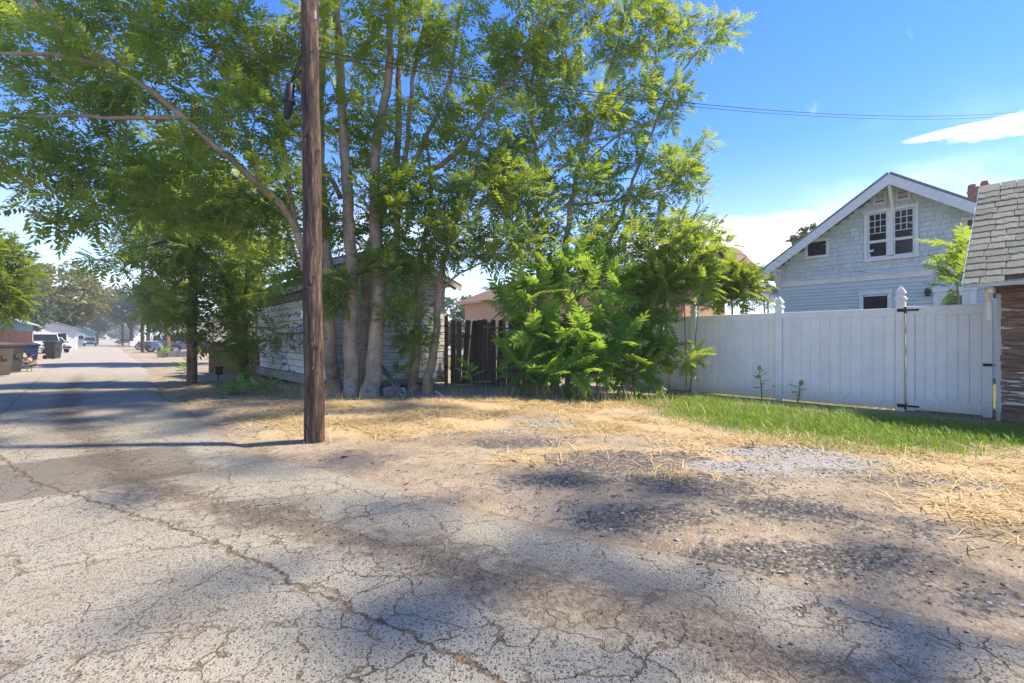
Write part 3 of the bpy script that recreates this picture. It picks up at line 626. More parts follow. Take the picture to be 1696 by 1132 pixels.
def trim(parent, name, ya, yb, z0, z1, w, x=HX, t=.06, sill=True):
    mb = MB(); xc = x - t / 2 - .02
    mb.cbox((xc, ya - w / 2, (z0 + z1) / 2), (t, w, z1 - z0 - 2 * w), .006); mb.cbox((xc, yb + w / 2, (z0 + z1) / 2), (t, w, z1 - z0 - 2 * w), .006)
    mb.cbox((xc - .008, (ya + yb) / 2, z1 - w / 2), (t + .02, ya - yb + .06, w), .006); mb.cbox((xc - .012, (ya + yb) / 2, z0 + w / 2), (t + .03, ya - yb + (.05 if sill else 0), w), .006)
    return mb.build(name, M['white'], parent)
def pane(parent, ya, yb, z0, z1, x): return MB().box((x, (ya + yb) / 2, (z0 + z1) / 2), (.012, ya - yb, z1 - z0)).build('pane', M['glass'], parent)
dw = rect(1432, 352, 1522, 421)
f = trim(house, 'window_frame', *dw[:2], dw[2] - .1, dw[3], .11)
ym = (dw[0] + dw[1]) / 2; MB().cbox((HX - .052, ym, (dw[2] + dw[3]) / 2), (.062, .17, dw[3] - dw[2] - .13), .006).build('mullion', M['white'], f)
for ya, yb in ((dw[0] - .12, ym + .09), (ym - .09, dw[1] + .12)):
    z0, z1 = dw[2] + .02, dw[3] - .12; mid = z0 + (z1 - z0) * .36
    for (a, b, c, d, xx) in ((ya, yb, z0, mid, HX - .018), (ya, yb, mid, z1, HX - .032)):
        pane(f, a - .04, b + .04, c + .03, d - .04, xx)
        s = MB(); s.cbox((xx - .006, a - .02, (c + d) / 2), (.03, .04, d - c), .004).cbox((xx - .006, b + .02, (c + d) / 2), (.03, .04, d - c), .004)
        s.cbox((xx - .004, (a + b) / 2, c + .025), (.03, a - b - .08, .06), .004).cbox((xx - .004, (a + b) / 2, d - .02), (.03, a - b - .08, .04), .004)
        s.build('sash', M['white'], f)
    mu = MB(); lo = mid + (z1 - mid) * .30
    for k in (1, 2): mu.box((HX - .043, ya - .04 - (ya - yb - .08) * k / 3, (lo + z1) / 2 - .02), (.018, .022, z1 - lo - .04))
    for k in (0, 1, 2): mu.box((HX - .045, (ya + yb) / 2, lo + (z1 - .04 - lo) * k / 3), (.014, ya - yb - .09, .022))
    mu.build('muntin_grid', M['white'], f)
sw = rect(1334, 400, 1374, 426)
f = trim(house, 'small_window', sw[0], sw[1], sw[2], sw[3], .10); pane(f, sw[0] - .1, sw[1] + .1, sw[2] + .1, sw[3] - .1, HX - .03)
pw_ = rect(1596, 362, 1640, 398)
f = trim(house, 'side_window', pw_[0], pw_[1], pw_[2], pw_[3], .10); pane(f, pw_[0] - .1, pw_[1] + .1, pw_[2] + .1, pw_[3] - .1, HX - .03)
lw = rect(1424, 484, 1478, 540)
f = trim(house, 'lower_window', lw[0], lw[1], lw[2], lw[3], .13); pane(f, lw[0] - .12, lw[1] + .12, lw[2] + .12, lw[3] - .12, HX - .062)
MB().cbox((HX - .072, (lw[0] + lw[1]) / 2, lw[3] - .17), (.02, lw[0] - lw[1] - .3, .05), .004).build('sash', M['white'], f)
dr = rect(1546, 477, 1618, 600)
f = trim(house, 'back_door', dr[0], dr[1], .5, dr[3], .17, sill=False); MB().cbox((HX - .045, (dr[0] + dr[1]) / 2, (.5 + dr[3]) / 2), (.04, dr[0] - dr[1] - .34, dr[3] - .85), .005).build('door_leaf', M['white'], f)
MB().box((HX - .068, (dr[0] + dr[1]) / 2, dr[3] - .62), (.012, dr[0] - dr[1] - .70, .62)).build('pane', M['glass'], f)
for r4 in ((1449, 321, 1467, 336), (1486, 314, 1506, 329)):
    q = rect(*r4); f = trim(house, 'attic_vent', q[0] + .03, q[1] - .03, q[2] - .03, q[3] + .03, .055, t=.04); n = 6
    MB().box((HX - .012, (q[0] + q[1]) / 2, (q[2] + q[3]) / 2), (.01, q[0] - q[1] - .02, q[3] - q[2] - .02)).build('vent_back', M['black'], f)
    for k in range(n): MB().box((HX - .03, (q[0] + q[1]) / 2, q[2] + .02 + (q[3] - q[2] - .04) * (k + .5) / n), (.03, q[0] - q[1] - .06, .012), Matrix.Rotation(.6, 3, 'Y')).build('louvre', M['blue_board'], f)
# wall shingles
mbs = MB().add([(0, -.5, 0), (-.042, -.5, 0), (-.006, -.5, 1), (0, -.5, 1), (0, .5, 0), (-.042, .5, 0), (-.006, .5, 1), (0, .5, 1)], [(0, 1, 2, 3), (4, 7, 6, 5), (0, 4, 5, 1), (1, 5, 6, 2), (2, 6, 7, 3)])
sme = bpy.data.meshes.new('wall_shingle'); sme.from_pydata(mbs.v, [], mbs.f); sme.materials.append(M['blue_shingle'])
holes = [dw, sw, pw_]; cand = []; rowh = .165; k = 0; z = bz + .17
while z < zr(pk.y):
    y = wl - rng.uniform(0, .2)
    while y > wr:
        w = rng.choice((.14, .18, .21, .24, .28)); w = min(w, y - wr); yc = y - w / 2
        inside = z + .02 < zr(y) and z + .02 < zr(y - w)
        hole = any(yc + w / 2 < h[0] - .02 and yc - w / 2 > h[1] + .02 and z > h[2] and z + rowh < h[3] for h in holes)
        if inside and not hole and w > .04: cand.append((yc, z + rng.uniform(-.003, .003), w, min(rowh * 1.06, max(zr(y), zr(y - w)) - z)))
        y -= w
    z += rowh
vis = [c for c in cand if c[0] > hp(1640, 400).y]; vis.sort(key=lambda c: abs(c[0] - ym)); pick = set(map(id, vis[:300])); rv, rf = [], []
for c in cand:
    if id(c) in pick:
        o = link('wall_shingle', sme, house, (HX - .001, c[0], c[1])); o.scale = (rng.uniform(.9, 1.1), c[2] - .008, c[3])
    else:
        b = len(rv); rv += [Vector((HX - .001 + p.x, c[0] + p.y * (c[2] - .008), c[1] + p.z * c[3])) for p in mbs.v]; rf += [tuple(b + i for i in q) for q in mbs.f]
mb = MB(); mb.v = rv; mb.f = rf; tag(mb.build('wall_shingles_beyond', M['blue_shingle'], house), kind='stuff')
# roof
for s in (1, -1):
    ye = pk.y + s * (el.y - pk.y)
    a, b = Vector((HX - .65, pk.y, pk.z)), Vector((HX - .65, ye, el.z)); n_ = Vector((0, s * slope, 1)).normalized()
    rf_ = MB().prism([a + n_ * .01, b + n_ * .01, b + n_ * .07, a + n_ * .07 + Vector((0, 0, .012))], (DEP, 0, 0)).build('roof', M['roof_edge'], house)
    MB().prism([a - Vector((0, 0, .005)), b, b - n_ * .30, a - Vector((0, 0, .36))], (.05, 0, 0)).build('rake_board', M['white'], house)
    MB().prism([a + Vector((.055, 0, -.03)), b + Vector((.055, 0, -.03)), b + Vector((.055, 0, -.07)), a + Vector((.055, 0, -.07))], (DEP - .2, 0, 0)).build('soffit', M['white'], house)
    for k in range(8):
        x0 = HX + .3 + k * 1.2; y0 = pk.y + s * (wl - pk.y); dirv = (b - a).normalized()
        p0 = Vector((x0, ye, el.z - .13)); p1 = p0 - dirv * ((abs(ye - y0)) / abs(dirv.y) + .1); MB().bar(p0, p1, .05, .11).build('rafter_tail', M['white'], house)
def brace(y, z, dz, dn):
    mb = MB(); mb.bar((HX - .05, y, z - dz), (HX - .05, y, z), .13, .10, Vector((1, 0, 0))); mb.bar((HX - .60, y, z - .06), (HX - .08, y, z - .06), .12, .12)
    mb.bar((HX - .56, y, z - .10), (HX - .09, y, z - dz + .12), .10, .10); return mb.build('knee_brace', M['white'], house)
brace(pk.y, zr(pk.y) - .10, 1.02, 0)
brace(wl - .10, zr(wl) - .04, .95, 0); brace(wr + .10, zr(wr) - .04, .95, 0)
lp = hp(1536, 484, HX - .12); lm = MB().rings((lp.x, lp.y, lp.z - .15), [(.05, 0), (.075, .05), (.09, .2), (.05, .25), (.02, .30)], 6, 0); lm.bar((HX, lp.y, lp.z + .02), (lp.x, lp.y, lp.z + .1), .03, .03)
lm.build('wall_lantern', M['black'], house)
# chimney
cc = D(1621, 322, 21.0); chim = MB().box((cc.x, cc.y, cc.z - 1.2), (.52, .60, 2.9)).build('chimney_core', M['mortar'], house)
for r_ in range(6):
    z = cc.z - .30 + r_ * .13
    for side in range(4):
        for k in range(3):
            if r_ == 5 and (side + k) % 3: continue
            u = (-.21 + k * .21) + (.05 if r_ % 2 else -.05)
            c_, d_ = ((cc.x - .265, cc.y + u, z), (.04, .19, .11)) if side == 0 else ((cc.x + .265, cc.y + u, z), (.04, .19, .11)) if side == 1 else ((cc.x + u * .85, cc.y - .305, z), (.17, .04, .11)) if side == 2 else ((cc.x + u * .85, cc.y + .305, z), (.17, .04, .11))
            MB().box(c_, d_).build('brick', M['brick'], chim)
for k, (dx, dy, h) in enumerate(((-.15, .18, .18), (.12, -.17, .28), (-.12, -.2, .24), (.14, .12, .12))): MB().box((cc.x + dx, cc.y + dy, cc.z + .25 + h / 2), (.2, .2, h)).build('brick', M['brick'], chim)
# satellite dish at the corner of the house
dp = D(1273, 486, 17.2); dish = thing('satellite_dish', 'dark grey satellite dish beside the left corner of the blue house', 'satellite dish', (dp.x, dp.y, 0))
n_ = Vector((-.75, -.45, .45)).normalized(); u_ = n_.cross(Vector((0, 0, 1))).normalized(); w_ = u_.cross(n_); db = MB(); R_ = .30
for k in range(5):
    for j in range(16):
        a = 2 * math.pi * j / 16; rr = R_ * k / 4 + .004; db.v.append(dp + u_ * math.cos(a) * rr + w_ * math.sin(a) * rr * 1.1 + n_ * (.07 * (k / 4) ** 2))
for k in range(4):
    for j in range(16): db.f.append((k * 16 + j, k * 16 + (j + 1) % 16, (k + 1) * 16 + (j + 1) % 16, (k + 1) * 16 + j))
db.build('reflector', M['roof_edge'], dish, True); MB().tube([dp - n_ * .02, dp - n_ * .12 - Vector((0, 0, .1)), Vector((dp.x + .1, dp.y + .06, 0))], .025, 6).build('mast', M['galv'], dish)
MB().tube([dp - w_ * .28 + n_ * .05, dp + n_ * .36 - w_ * .1], .012, 5).build('feed_arm', M['galv'], dish); MB().cbox(dp + n_ * .38 - w_ * .09, (.07, .07, .09), .01).build('receiver', M['black'], dish)

# ---------------------------------------------------------------- peach house behind the bush
PXX = 21.0
pa, pb = PX(770, 500, PXX).y, PX(1110, 500, PXX).y; ez = PX(1000, 479, PXX).z; rz = ez + 1.7
ph = thing('peach_house', 'peach stucco house with brown roof behind the bush and wooden fence', 'house', (PXX + 4, (pa + pb) / 2, 0))
MB().box((PXX + 2.75, (pa + pb) / 2, ez / 2), (5.5, pa - pb, ez)).build('wall', M['peach'], ph)
yl, yr_ = pa + .6, pb - .4
MB().add([(PXX - .6, yl, ez), (PXX - .6, yr_, ez), (PXX + 6.1, yr_, ez), (PXX + 6.1, yl, ez), (PXX + 2.75, yl - 3, rz), (PXX + 2.75, yr_ + 2.5, rz)], [(0, 3, 2, 1), (0, 1, 5, 4), (1, 2, 5), (2, 3, 4, 5), (3, 0, 4)]).build('roof', M['brown_roof'], ph)
MB().bar((PXX - .62, yl, ez - .06), (PXX - .62, yr_, ez - .06), .03, .16).build('fascia', M['peach'], ph)
gp_ = PX(1183, 408, PXX - .5); gl, gr_ = PX(1090, 470, PXX - .5), PX(1232, 470, PXX - .5)
MB().prism([(PXX - .3, gl.y - .5, ez), (PXX - .3, gr_.y + .5, ez), (PXX - .3, gp_.y, gp_.z - .2)], (2.2, 0, 0)).build('gable_wall', M['peach'], ph)
for e_ in (gl, gr_):
    MB().prism([(PXX - .6, e_.y, ez - .12), (PXX - .6, gp_.y, gp_.z), (PXX - .6, gp_.y, gp_.z + .13), (PXX - .6, e_.y, ez + .01)], (2.6, 0, 0)).build('gable_roof', M['brown_roof'], ph)
q = (PX(1183, 436, PXX).y); f = trim(ph, 'gable_window', q + .4, q - .4, ez + .15, ez + .8, .08, PXX - .29); pane(f, q + .32, q - .32, ez + .23, ez + .72, PXX - .315)
for px in (850, 960, 1060):
    y_ = PX(px, 520, PXX).y; f = trim(ph, 'window', y_ + .6, y_ - .6, 1.1, 2.2, .09, PXX); pane(f, y_ + .5, y_ - .5, 1.2, 2.1, PXX - .03)
# ---------------------------------------------------------------- old shed
SX0 = 3.95; YF = PX(426, 600, SX0).y; YC = PX(540, 600, SX0).y; SX1 = PY(738, 600, YC).x
EZF, EZB = 3.02, 2.78; RX_ = (SX0 + SX1) / 2; RZ_ = PY(640, 408, YC).z
shed = thing('old_shed', 'old white clapboard shed with tin roof and graffiti, behind the big tree', 'shed', ((SX0 + SX1) / 2, (YF + YC) / 2, 0))
MB().box(((SX0 + SX1) / 2, (YF + YC) / 2, 1.45), (SX1 - SX0 - .08, YF - YC - .08, 2.6)).build('wall_core', M['shed_bare'], shed)
MB().cbox((SX0 - .03, (YF + YC) / 2, .22), (.14, YF - YC + .04, .24), .02).build('sill_beam', M['beam'], shed)
MB().cbox(((SX0 + SX1) / 2 + .06, YC - .01, .14), (SX1 - SX0 - .16, .10, .14), .02).build('sill_beam', M['beam'], shed)
bh = .178
for k in range(11):
    z0 = .35 + k * bh
    for a, b, mname in ((YF - .05, YF - .48, 'shed_bare' if k < 3 else 'shed_board'), (YF - .485, YC + .75, 'shed_board'), (YC + .745, YC + .04, 'shed_bare')):
        MB().box((SX0 - .012 + rng.uniform(-.003, .003), (a + b) / 2, z0 + bh / 2), (.024, a - b - .004, bh - .016)).build('siding_board', M[mname], shed)
for k in range(3): MB().box((SX0 - .01, (YF + YC) / 2, 2.33 + k * .2 + .1), (.022, YF - YC - .06, .19)).build('siding_board', M['shed_bare'], shed)
MB().cbox((SX0 - .12, (YF + YC) / 2 - .5, 2.62), (.035, YF - YC - 1.2, .16), .006).build('trim_board', M['shed_board'], shed)
MB().cbox((SX0 - .02, YF, 1.35), (.07, .10, 2.1), .008).build('corner_board', M['shed_board'], shed)
MB().cbox((SX0 - .015, YC + .0, 1.35), (.06, .09, 2.1), .008).build('corner_board', M['shed_board'], shed)
def shed_roof_z(x): return EZF + (RZ_ - EZF) * (x - (SX0 - .35)) / (RX_ - SX0 + .35) if x < RX_ else RZ_ - (RZ_ - EZB) * (x - RX_) / (SX1 + .35 - RX_)
z = .21
while z < RZ_ - .15:
    xa, xb = SX0 + .03, SX1 - .02
    while xa < RX_ and shed_roof_z(xa) - .06 < z + bh * .6: xa += .04
    while xb > RX_ and shed_roof_z(xb) - .06 < z + bh * .6: xb -= .04
    if xb - xa < .15: break
    # boards butt at a ragged joint
    cut = rng.uniform(.3, .7) * (xb - xa) + xa
    for a, b in ((xa, cut - .002), (cut + .002, xb)):
        MB().box(((a + b) / 2, YC + .004 + rng.uniform(-.004, .004), z + bh / 2), (b - a, .026, bh - .014), Matrix.Rotation(-.05, 3, 'X')).build('siding_board', M['shed_board'], shed)
    z += bh
gpoly = [(SX0 + .02, YC + .05, 2.7), (SX1 - .02, YC + .05, 2.6), (RX_, YC + .05, RZ_ - .08)]
MB().prism(gpoly, (0, YF - YC - .1, 0)).build('gable_core', M['shed_bare'], shed)
def tin(xa, za, xb, zb):
    mb = MB(); y0, y1 = YC - .28, YF + .25; n = int((y1 - y0) / .038); nr_ = []
    for i in range(n + 1):
        y = y0 + (y1 - y0) * i / n; o = .014 * math.sin(i * math.pi / 2)
        mb.v += [Vector((xa, y, za + o)), Vector((xb, y, zb + o)), Vector((xa, y, za + o - .006)), Vector((xb, y, zb + o - .006))]
    for i in range(n):
        b = i * 4; mb.f += [(b, b + 1, b + 5, b + 4), (b + 2, b + 6, b + 7, b + 3), (b, b + 4, b + 6, b + 2), (b + 1, b + 3, b + 7, b + 5)]
    mb.f += [(0, 2, 3, 1), (n * 4, n * 4 + 1, n * 4 + 3, n * 4 + 2)]
    return mb.build('tin_roof_sheet', M['tin_roof'], shed)
tin(SX0 - .38, EZF, RX_ + .03, RZ_ + .01); tin(SX1 + .38, EZB, RX_ - .03, RZ_ + .014)
for (xa, za, xb, zb) in ((SX0 - .36, EZF - .09, RX_, RZ_ - .09), (SX1 + .36, EZB - .09, RX_, RZ_ - .09)):
    MB().bar((xa, YC - .25, za), (xb, YC - .25, zb), .03, .13).build('barge_board', M['shed_board'], shed)
k = YC
while k < YF:
    MB().bar((SX0 - .34, k, EZF - .07), (SX0 + .05, k, EZF + .08), .05, .10).build('rafter_tail', M['beam'], shed)
    MB().bar((SX1 + .34, k, EZB - .07), (SX1 - .05, k, EZB + .10), .05, .10).build('rafter_tail', M['beam'], shed); k += .6
MB().bar((SX0 - .36, YC - .25, EZF - .05), (SX0 - .36, YF + .2, EZF - .05), .025, .09).build('eave_board', M['beam'], shed)
def ribbon(strokes, m, w):
    mb = MB()
    for st_ in strokes:
        P = [PX(420 + x / 5.956, 470 + y / 5.956, SX0 - .029) for x, y in st_]; Q = []
        for i in range(len(P) - 1):                    # rounded path
            p0, p1, p2, p3 = P[max(i - 1, 0)], P[i], P[i + 1], P[min(i + 2, len(P) - 1)]
            for t in (0, .25, .5, .75): Q.append(.5 * (2 * p1 + (p2 - p0) * t + (2 * p0 - 5 * p1 + 4 * p2 - p3) * t * t + (3 * p1 - p0 - 3 * p2 + p3) * t ** 3))
        Q.append(P[-1]); b = len(mb.v); n = len(Q)
        for i, q in enumerate(Q):
            t = (Q[min(i + 1, n - 1)] - Q[max(i - 1, 0)]).normalized(); s = Vector((0, -t.z, t.y)) * (w * rng.uniform(.38, .6))
            q = Vector((SX0 - .029, q.y, q.z)); mb.v += [q + s, q - s, q + s + Vector((.003, 0, 0)), q - s + Vector((.003, 0, 0))]
        for i in range(n - 1): a = b + i * 4; mb.f += [(a, a + 1, a + 5, a + 4), (a + 2, a + 6, a + 7, a + 3), (a, a + 4, a + 6, a + 2), (a + 1, a + 3, a + 7, a + 5)]
    return mb.build('graffiti', m, shed)
ribbon([[(372, 428), (372, 512)], [(372, 430), (402, 440), (376, 462), (404, 490), (372, 511)], [(418, 430), (418, 492)], [(418, 431), (450, 429)], [(418, 456), (440, 455)], [(440, 411), (496, 409)], [(468, 388), (468, 440)],
        [(444, 512), (466, 445), (490, 512)], [(450, 490), (486, 490)], [(268, 772), (276, 748), (305, 738), (330, 756), (318, 786), (284, 790), (268, 772)], [(246, 862), (284, 794), (336, 800), (356, 858), (304, 888), (250, 880)],
        [(300, 800), (262, 850)], [(150, 690), (182, 720), (204, 792)], [(190, 716), (184, 760), (200, 800)], [(232, 650), (246, 700), (300, 722), (330, 684), (320, 640)]], M['spray_blue'], .035)
ribbon([[(300, 432), (312, 404), (326, 420), (340, 404), (346, 440)], [(346, 410), (352, 470), (312, 520)], [(386, 398), (400, 386), (420, 398), (440, 386)], [(450, 480), (452, 560), (450, 690)], [(424, 570), (440, 600), (470, 596), (486, 560)],
        [(356, 642), (426, 634)], [(366, 632), (376, 534), (402, 628)], [(404, 560), (388, 600), (408, 630)], [(208, 616), (196, 660), (236, 708)], [(70, 660), (104, 648), (122, 690), (96, 728), (118, 726)], [(110, 690), (150, 686)],
        [(262, 330), (280, 300), (300, 340)], [(310, 330), (330, 290), (350, 330), (372, 290)], [(392, 320), (420, 284), (440, 320), (470, 290), (490, 296)], [(340, 330), (368, 326)], [(180, 420), (200, 400), (214, 470), (190, 470)], [(330, 872), (352, 852), (372, 886), (396, 862), (412, 884)], [(210, 512), (240, 560), (226, 600)],
        [(120, 360), (112, 390), (130, 380)], [(366, 500), (360, 540)]], M['spray_black'], .028)
sl2 = thing('loose_gutter', 'loose grey metal gutter leaning on the shed beside the tree trunks', 'gutter', G(668, 661))
ga, gb = D(627, 604, 11.2), G(669, 660) + Vector((0, 0, .03)); 
gm = MB(); dv = (gb - ga).normalized(); sv_ = dv.cross(Vector((0, 0, 1))).normalized(); uv = sv_.cross(dv)
prof = [(-.055, .05), (-.045, -.02), (.045, -.02), (.055, .05), (.049, .05), (.04, -.012), (-.04, -.012), (-.049, .05)]
gm.prism([ga + sv_ * a + uv * b for a, b in prof], gb - ga); gm.build('gutter_channel', M['galv'], sl2)
MB().box(gb + uv * .018 - dv * .012, (.1, .02, .06), Matrix.Rotation(.5, 3, 'Z')).build('end_cap', M['galv'], sl2)
def rock(px, py, s, label):
    c = G(px, py); bm = bmesh.new(); bmesh.ops.create_icosphere(bm, subdivisions=2, radius=1)
    for v_ in bm.verts:
        p = v_.co; k = 1 + .18 * math.sin(p.x * 3.1 + px) + .15 * math.sin(p.y * 4.3 + py) + .1 * math.sin(p.z * 6 + px)
        v_.co = Vector((p.x * s[0] * k, p.y * s[1] * k, p.z * s[2] * k + s[2] * .6))
    me = bpy.data.meshes.new('rock'); bm.to_mesh(me); bm.free(); me.materials.append(M['rock']); return tag(link('rock', me, None, c), label, 'rock')
rock(645, 655, (.13, .10, .13), 'pointed grey rock left of the loose metal gutter'); rock(668, 654, (.10, .08, .09), 'smaller grey rock right behind the gutter end')
rock(905, 806, (.03, .025, .02), 'small pale stone on the edge of the alley near the dark gravel')
lth = thing('white_lath', 'short white stick lying on the ground before the rusty post', 'stick', G(728, 658)); MB().bar(G(722, 653) + Vector((0, 0, .06)), G(735, 661) + Vector((0, 0, .03)), .03, .03).build('stick', M['white'], lth)

# ---------------------------------------------------------------- wooden fences
def board(mb_p, base, along, w, h, t, lean, m, parent, cut=0):
    """vertical board standing at base, lean sideways (rad)"""
    a = Vector(along).normalized(); n = Vector((-a.y, a.x, 0)); up = (Vector((0, 0, 1)) + a * math.tan(lean)).normalized(); s = a
    c = rng.uniform(-.03, .03)
    q = [base - s * w / 2, base + s * w / 2, base + s * w / 2 + up * (h + c), base - s * w / 2 + up * (h - c)]
    MB().prism([p - n * t / 2 for p in q], n * t).build('board', m, parent)
f1a, f1b = G(744, 636), G(836, 640)
wf = thing('board_fence', 'leaning dark weathered board fence with gaps right of the shed', 'fence', (f1a + f1b) / 2)
al = (f1b - f1a); Lf = al.length; al.normalize()
u = .05; i = 0
leans = [.0, .02, .10, .09, .03, .02, .01, .01, .0, .03, .0, .02, .0]
while u < Lf + 1.2:
    w = rng.uniform(.12, .17); board(None, f1a + al * (u + w / 2), al, w, rng.uniform(1.70, 1.82), .02, leans[i % len(leans)] + rng.uniform(-.02, .02), M['wood_grey'], wf); u += w + rng.uniform(.002, .016); i += 1
nn = Vector((-al.y, al.x, 0))
for z in (.45, 1.35): MB().bar(f1a + nn * .05 + Vector((0, 0, z)), f1a + al * (Lf + 1.2) + nn * .05 + Vector((0, 0, z - .05)), .04, .09).build('rail', M['wood_grey'], wf)
rp = thing('rusty_post', 'rust orange steel post at the corner of the shed and the dark fence', 'post', G(739, 640)); c = G(739, 640)
MB().rings((c.x, c.y, -.1), [(.05, 0), (.05, 2.0), (.044, 2.01)], 10, 0).build('pipe', M['rust'], rp, True)
for z in (.5, 1.6): MB().rings((c.x, c.y, z), [(.058, 0), (.058, .05)], 10, 0).build('band', M['black'], rp)
f2a, f2b = D(346, 618, 18.0), D(424, 620, 16.4); f2a.z = f2b.z = 0
bf = thing('brown_fence', 'reddish brown board fence at the left end of the shed', 'fence', (f2a + f2b) / 2); al = f2b - f2a; Lf = al.length; al.normalize(); u = 0
while u < Lf:
    w = rng.uniform(.13, .15); board(None, f2a + al * (u + w / 2), al, w, 1.15 + rng.uniform(-.04, .04) + .12 * u / Lf, .02, rng.uniform(-.015, .015), M['wood_brown'], bf); u += w + .008
nn = Vector((-al.y, al.x, 0))
for z in (.3, .95): MB().bar(f2a + nn * .045 + Vector((0, 0, z)), f2b + nn * .045 + Vector((0, 0, z)), .04, .08).build('rail', M['wood_brown'], bf)
bxp = D(362, 634, 14.6); bxp.z = 0
bs = thing('black_box', 'small black metal box on a short stake before the brown fence', 'box', bxp)
MB().cbox(bxp + Vector((0, 0, .30)), (.20, .16, .22), .02).build('body', M['black'], bs); MB().rings(bxp - Vector((0, 0, .1)), [(.02, 0), (.02, .32)], 6).build('stake', M['black'], bs)
MB().cbox(bxp + Vector((0, 0, .42)), (.24, .2, .025), .008).build('lid', M['black'], bs)
f3a, f3b = Vector((-3.95, 29.5, 0)), Vector((-3.6, 41, 0))
rf3 = thing('far_red_fence', 'dark red brown board fence behind the bins at the left edge', 'fence', f3a); al = (f3b - f3a).normalized(); u = 0
while u < 12: board(None, f3a + al * u, al, .28, 1.75 + rng.uniform(-.03, .03), .025, 0, M['wood_red'], rf3); u += .295
for z in (.5, 1.4): MB().bar(f3a + Vector((-.05, 0, z)), f3a + al * 12 + Vector((-.05, 0, z)), .05, .09).build('rail', M['wood_red'], rf3)

# ---------------------------------------------------------------- poles and wires
def pole(base, h, r0, r1, m, name, label, lean=(0, 0), arm=False):
    p = thing(name, label, 'utility pole', base, 'utility poles along the alley'); n = 26; pts = []; rad = []
    for i in range(n + 1):
        t = i / n; pts.append(Vector(base) + Vector((lean[0] * t + .008 * math.sin(t * 21), lean[1] * t + .008 * math.cos(t * 17), -.3 + (h + .3) * t))); rad.append((r0 + (r1 - r0) * t) * (1 + .02 * math.sin(t * 40)))
    MB().tube(pts, rad, 16, True, .035).build('shaft', m, p, True)
    if arm: MB().bar(Vector(base) + Vector((-.9, 0, h - .6)), Vector(base) + Vector((.9, 0, h - .6)), .09, .11).build('crossarm', m, p)
    return p
b1 = G(521, 734)
p1 = pole(b1, 9.2, .118, .088, M['pole'], 'utility_pole', 'large dark creosoted utility pole in the foreground beside the alley', (-.10, -.02))
fwd = Vector((st, ct, 0)); rgt = Vector((ct, -st, 0))
def on_pole(py, side=0.0, out=.115):
    d = b1.dot(fwd) - out; return D(515 + side, py, d)
t1 = on_pole(25, 1.5, .108); MB().box(t1, (.095, .012, .10), Matrix.Rotation(-TH, 3, 'Z')).build('number_plate', M['white'], p1)
MB().box(t1 - fwd * .008 + Vector((0, 0, .005)), (.04, .006, .03), Matrix.Rotation(-TH + .0, 3, 'Z') @ Matrix.Rotation(.5, 3, 'Y')).build('plate_mark', M['black'], p1)
t2 = on_pole(520, -8, .05); MB().box(t2 - rgt * .03, (.05, .012, .08), Matrix.Rotation(-TH, 3, 'Z')).build('paper_notice', M['white'], p1)
for py in (300, 455, 610): MB().tube([on_pole(py, 3, .10), on_pole(py, 3, .125)], .008, 6).build('nail_head', M['galv'], p1)
b2 = G(317, 636); pole(b2, 8.0, .135, .10, M['pole_tan'], 'utility_pole', 'brown utility pole half hidden in leaves left of the shed', (.08, 0))
for px, py, h, m, lb, d in ((278, 592, 7.0, 'pole_tan', 'short tan utility pole beside the low concrete wall', 0), (236, 585, 8.2, 'pole', 'dark utility pole in front of the parked pickups', 0), (203, 573, 9.0, 'pole', 'farthest thin dark utility pole down the alley', 0)):
    pole(G(px, py), h, .15, .11, M[m], 'utility_pole', lb, arm=(px == 203))
def wire(name, a, b, sag, r, label, n=28):
    pts = [Vector(a).lerp(Vector(b), i / n) - Vector((0, 0, 4 * sag * (i / n) * (1 - i / n))) for i in range(n + 1)]
    return tag(MB().tube(pts, r, 5).build(name, M['black'], None), label, 'cable')
wa = on_pole(84, 4, .0)
wire('overhead_cable', wa, D(1830, 166, 15), .64, .006, 'upper black cable from the foreground pole across the sky to the right')
wire('overhead_cable', wa - Vector((0, 0, .06)), D(1830, 171, 15.5), .64, .005, 'lower thinner black cable from the foreground pole to the right')
wire('service_wire', D(1130, 398, 14), hp(1640, 447, HX - 1.6), .12, .007, 'upper thin service wire crossing in front of the blue house')
wire('service_wire', D(1130, 402, 14.2), hp(1640, 462, HX - 1.8), .25, .007, 'lower thin service wire crossing in front of the blue house')
cz = D(478, 140, b1.dot(fwd) - .05)
sc_ = thing('splice_closure', 'black cable splice case hanging beside the top of the foreground pole', 'splice case', D(478, 194, b1.dot(fwd) - .05))
ax = [D(481, 141, 5.72), D(479, 168, 5.72), D(475, 193, 5.72)]
MB().tube([ax[0] + Vector((0, 0, .03)), ax[0], ax[1], ax[2], ax[2] - Vector((0, 0, .03))], [.025, .048, .052, .044, .02], 12).build('case_body', M['black'], sc_, True)
MB().tube([ax[1] + Vector((0, 0, .02)), ax[1] - Vector((0, 0, .02))], .07, 12).build('clamp_band', M['black'], sc_)
for k, e in enumerate((on_pole(70, -6, .08), on_pole(100, -6, .08), on_pole(60, -4, .05))): MB().tube([ax[0] + Vector((0, 0, .02)), (ax[0] + e) / 2 + Vector((0, 0, .04 - k * .05)), e], .008, 5).build('cable_tail', M['black'], sc_)
wire('overhead_cable', on_pole(100, -6, .05), D(-60, -40, 9), .12, .005, 'thin cable from the foreground pole to the upper left through the leaves')

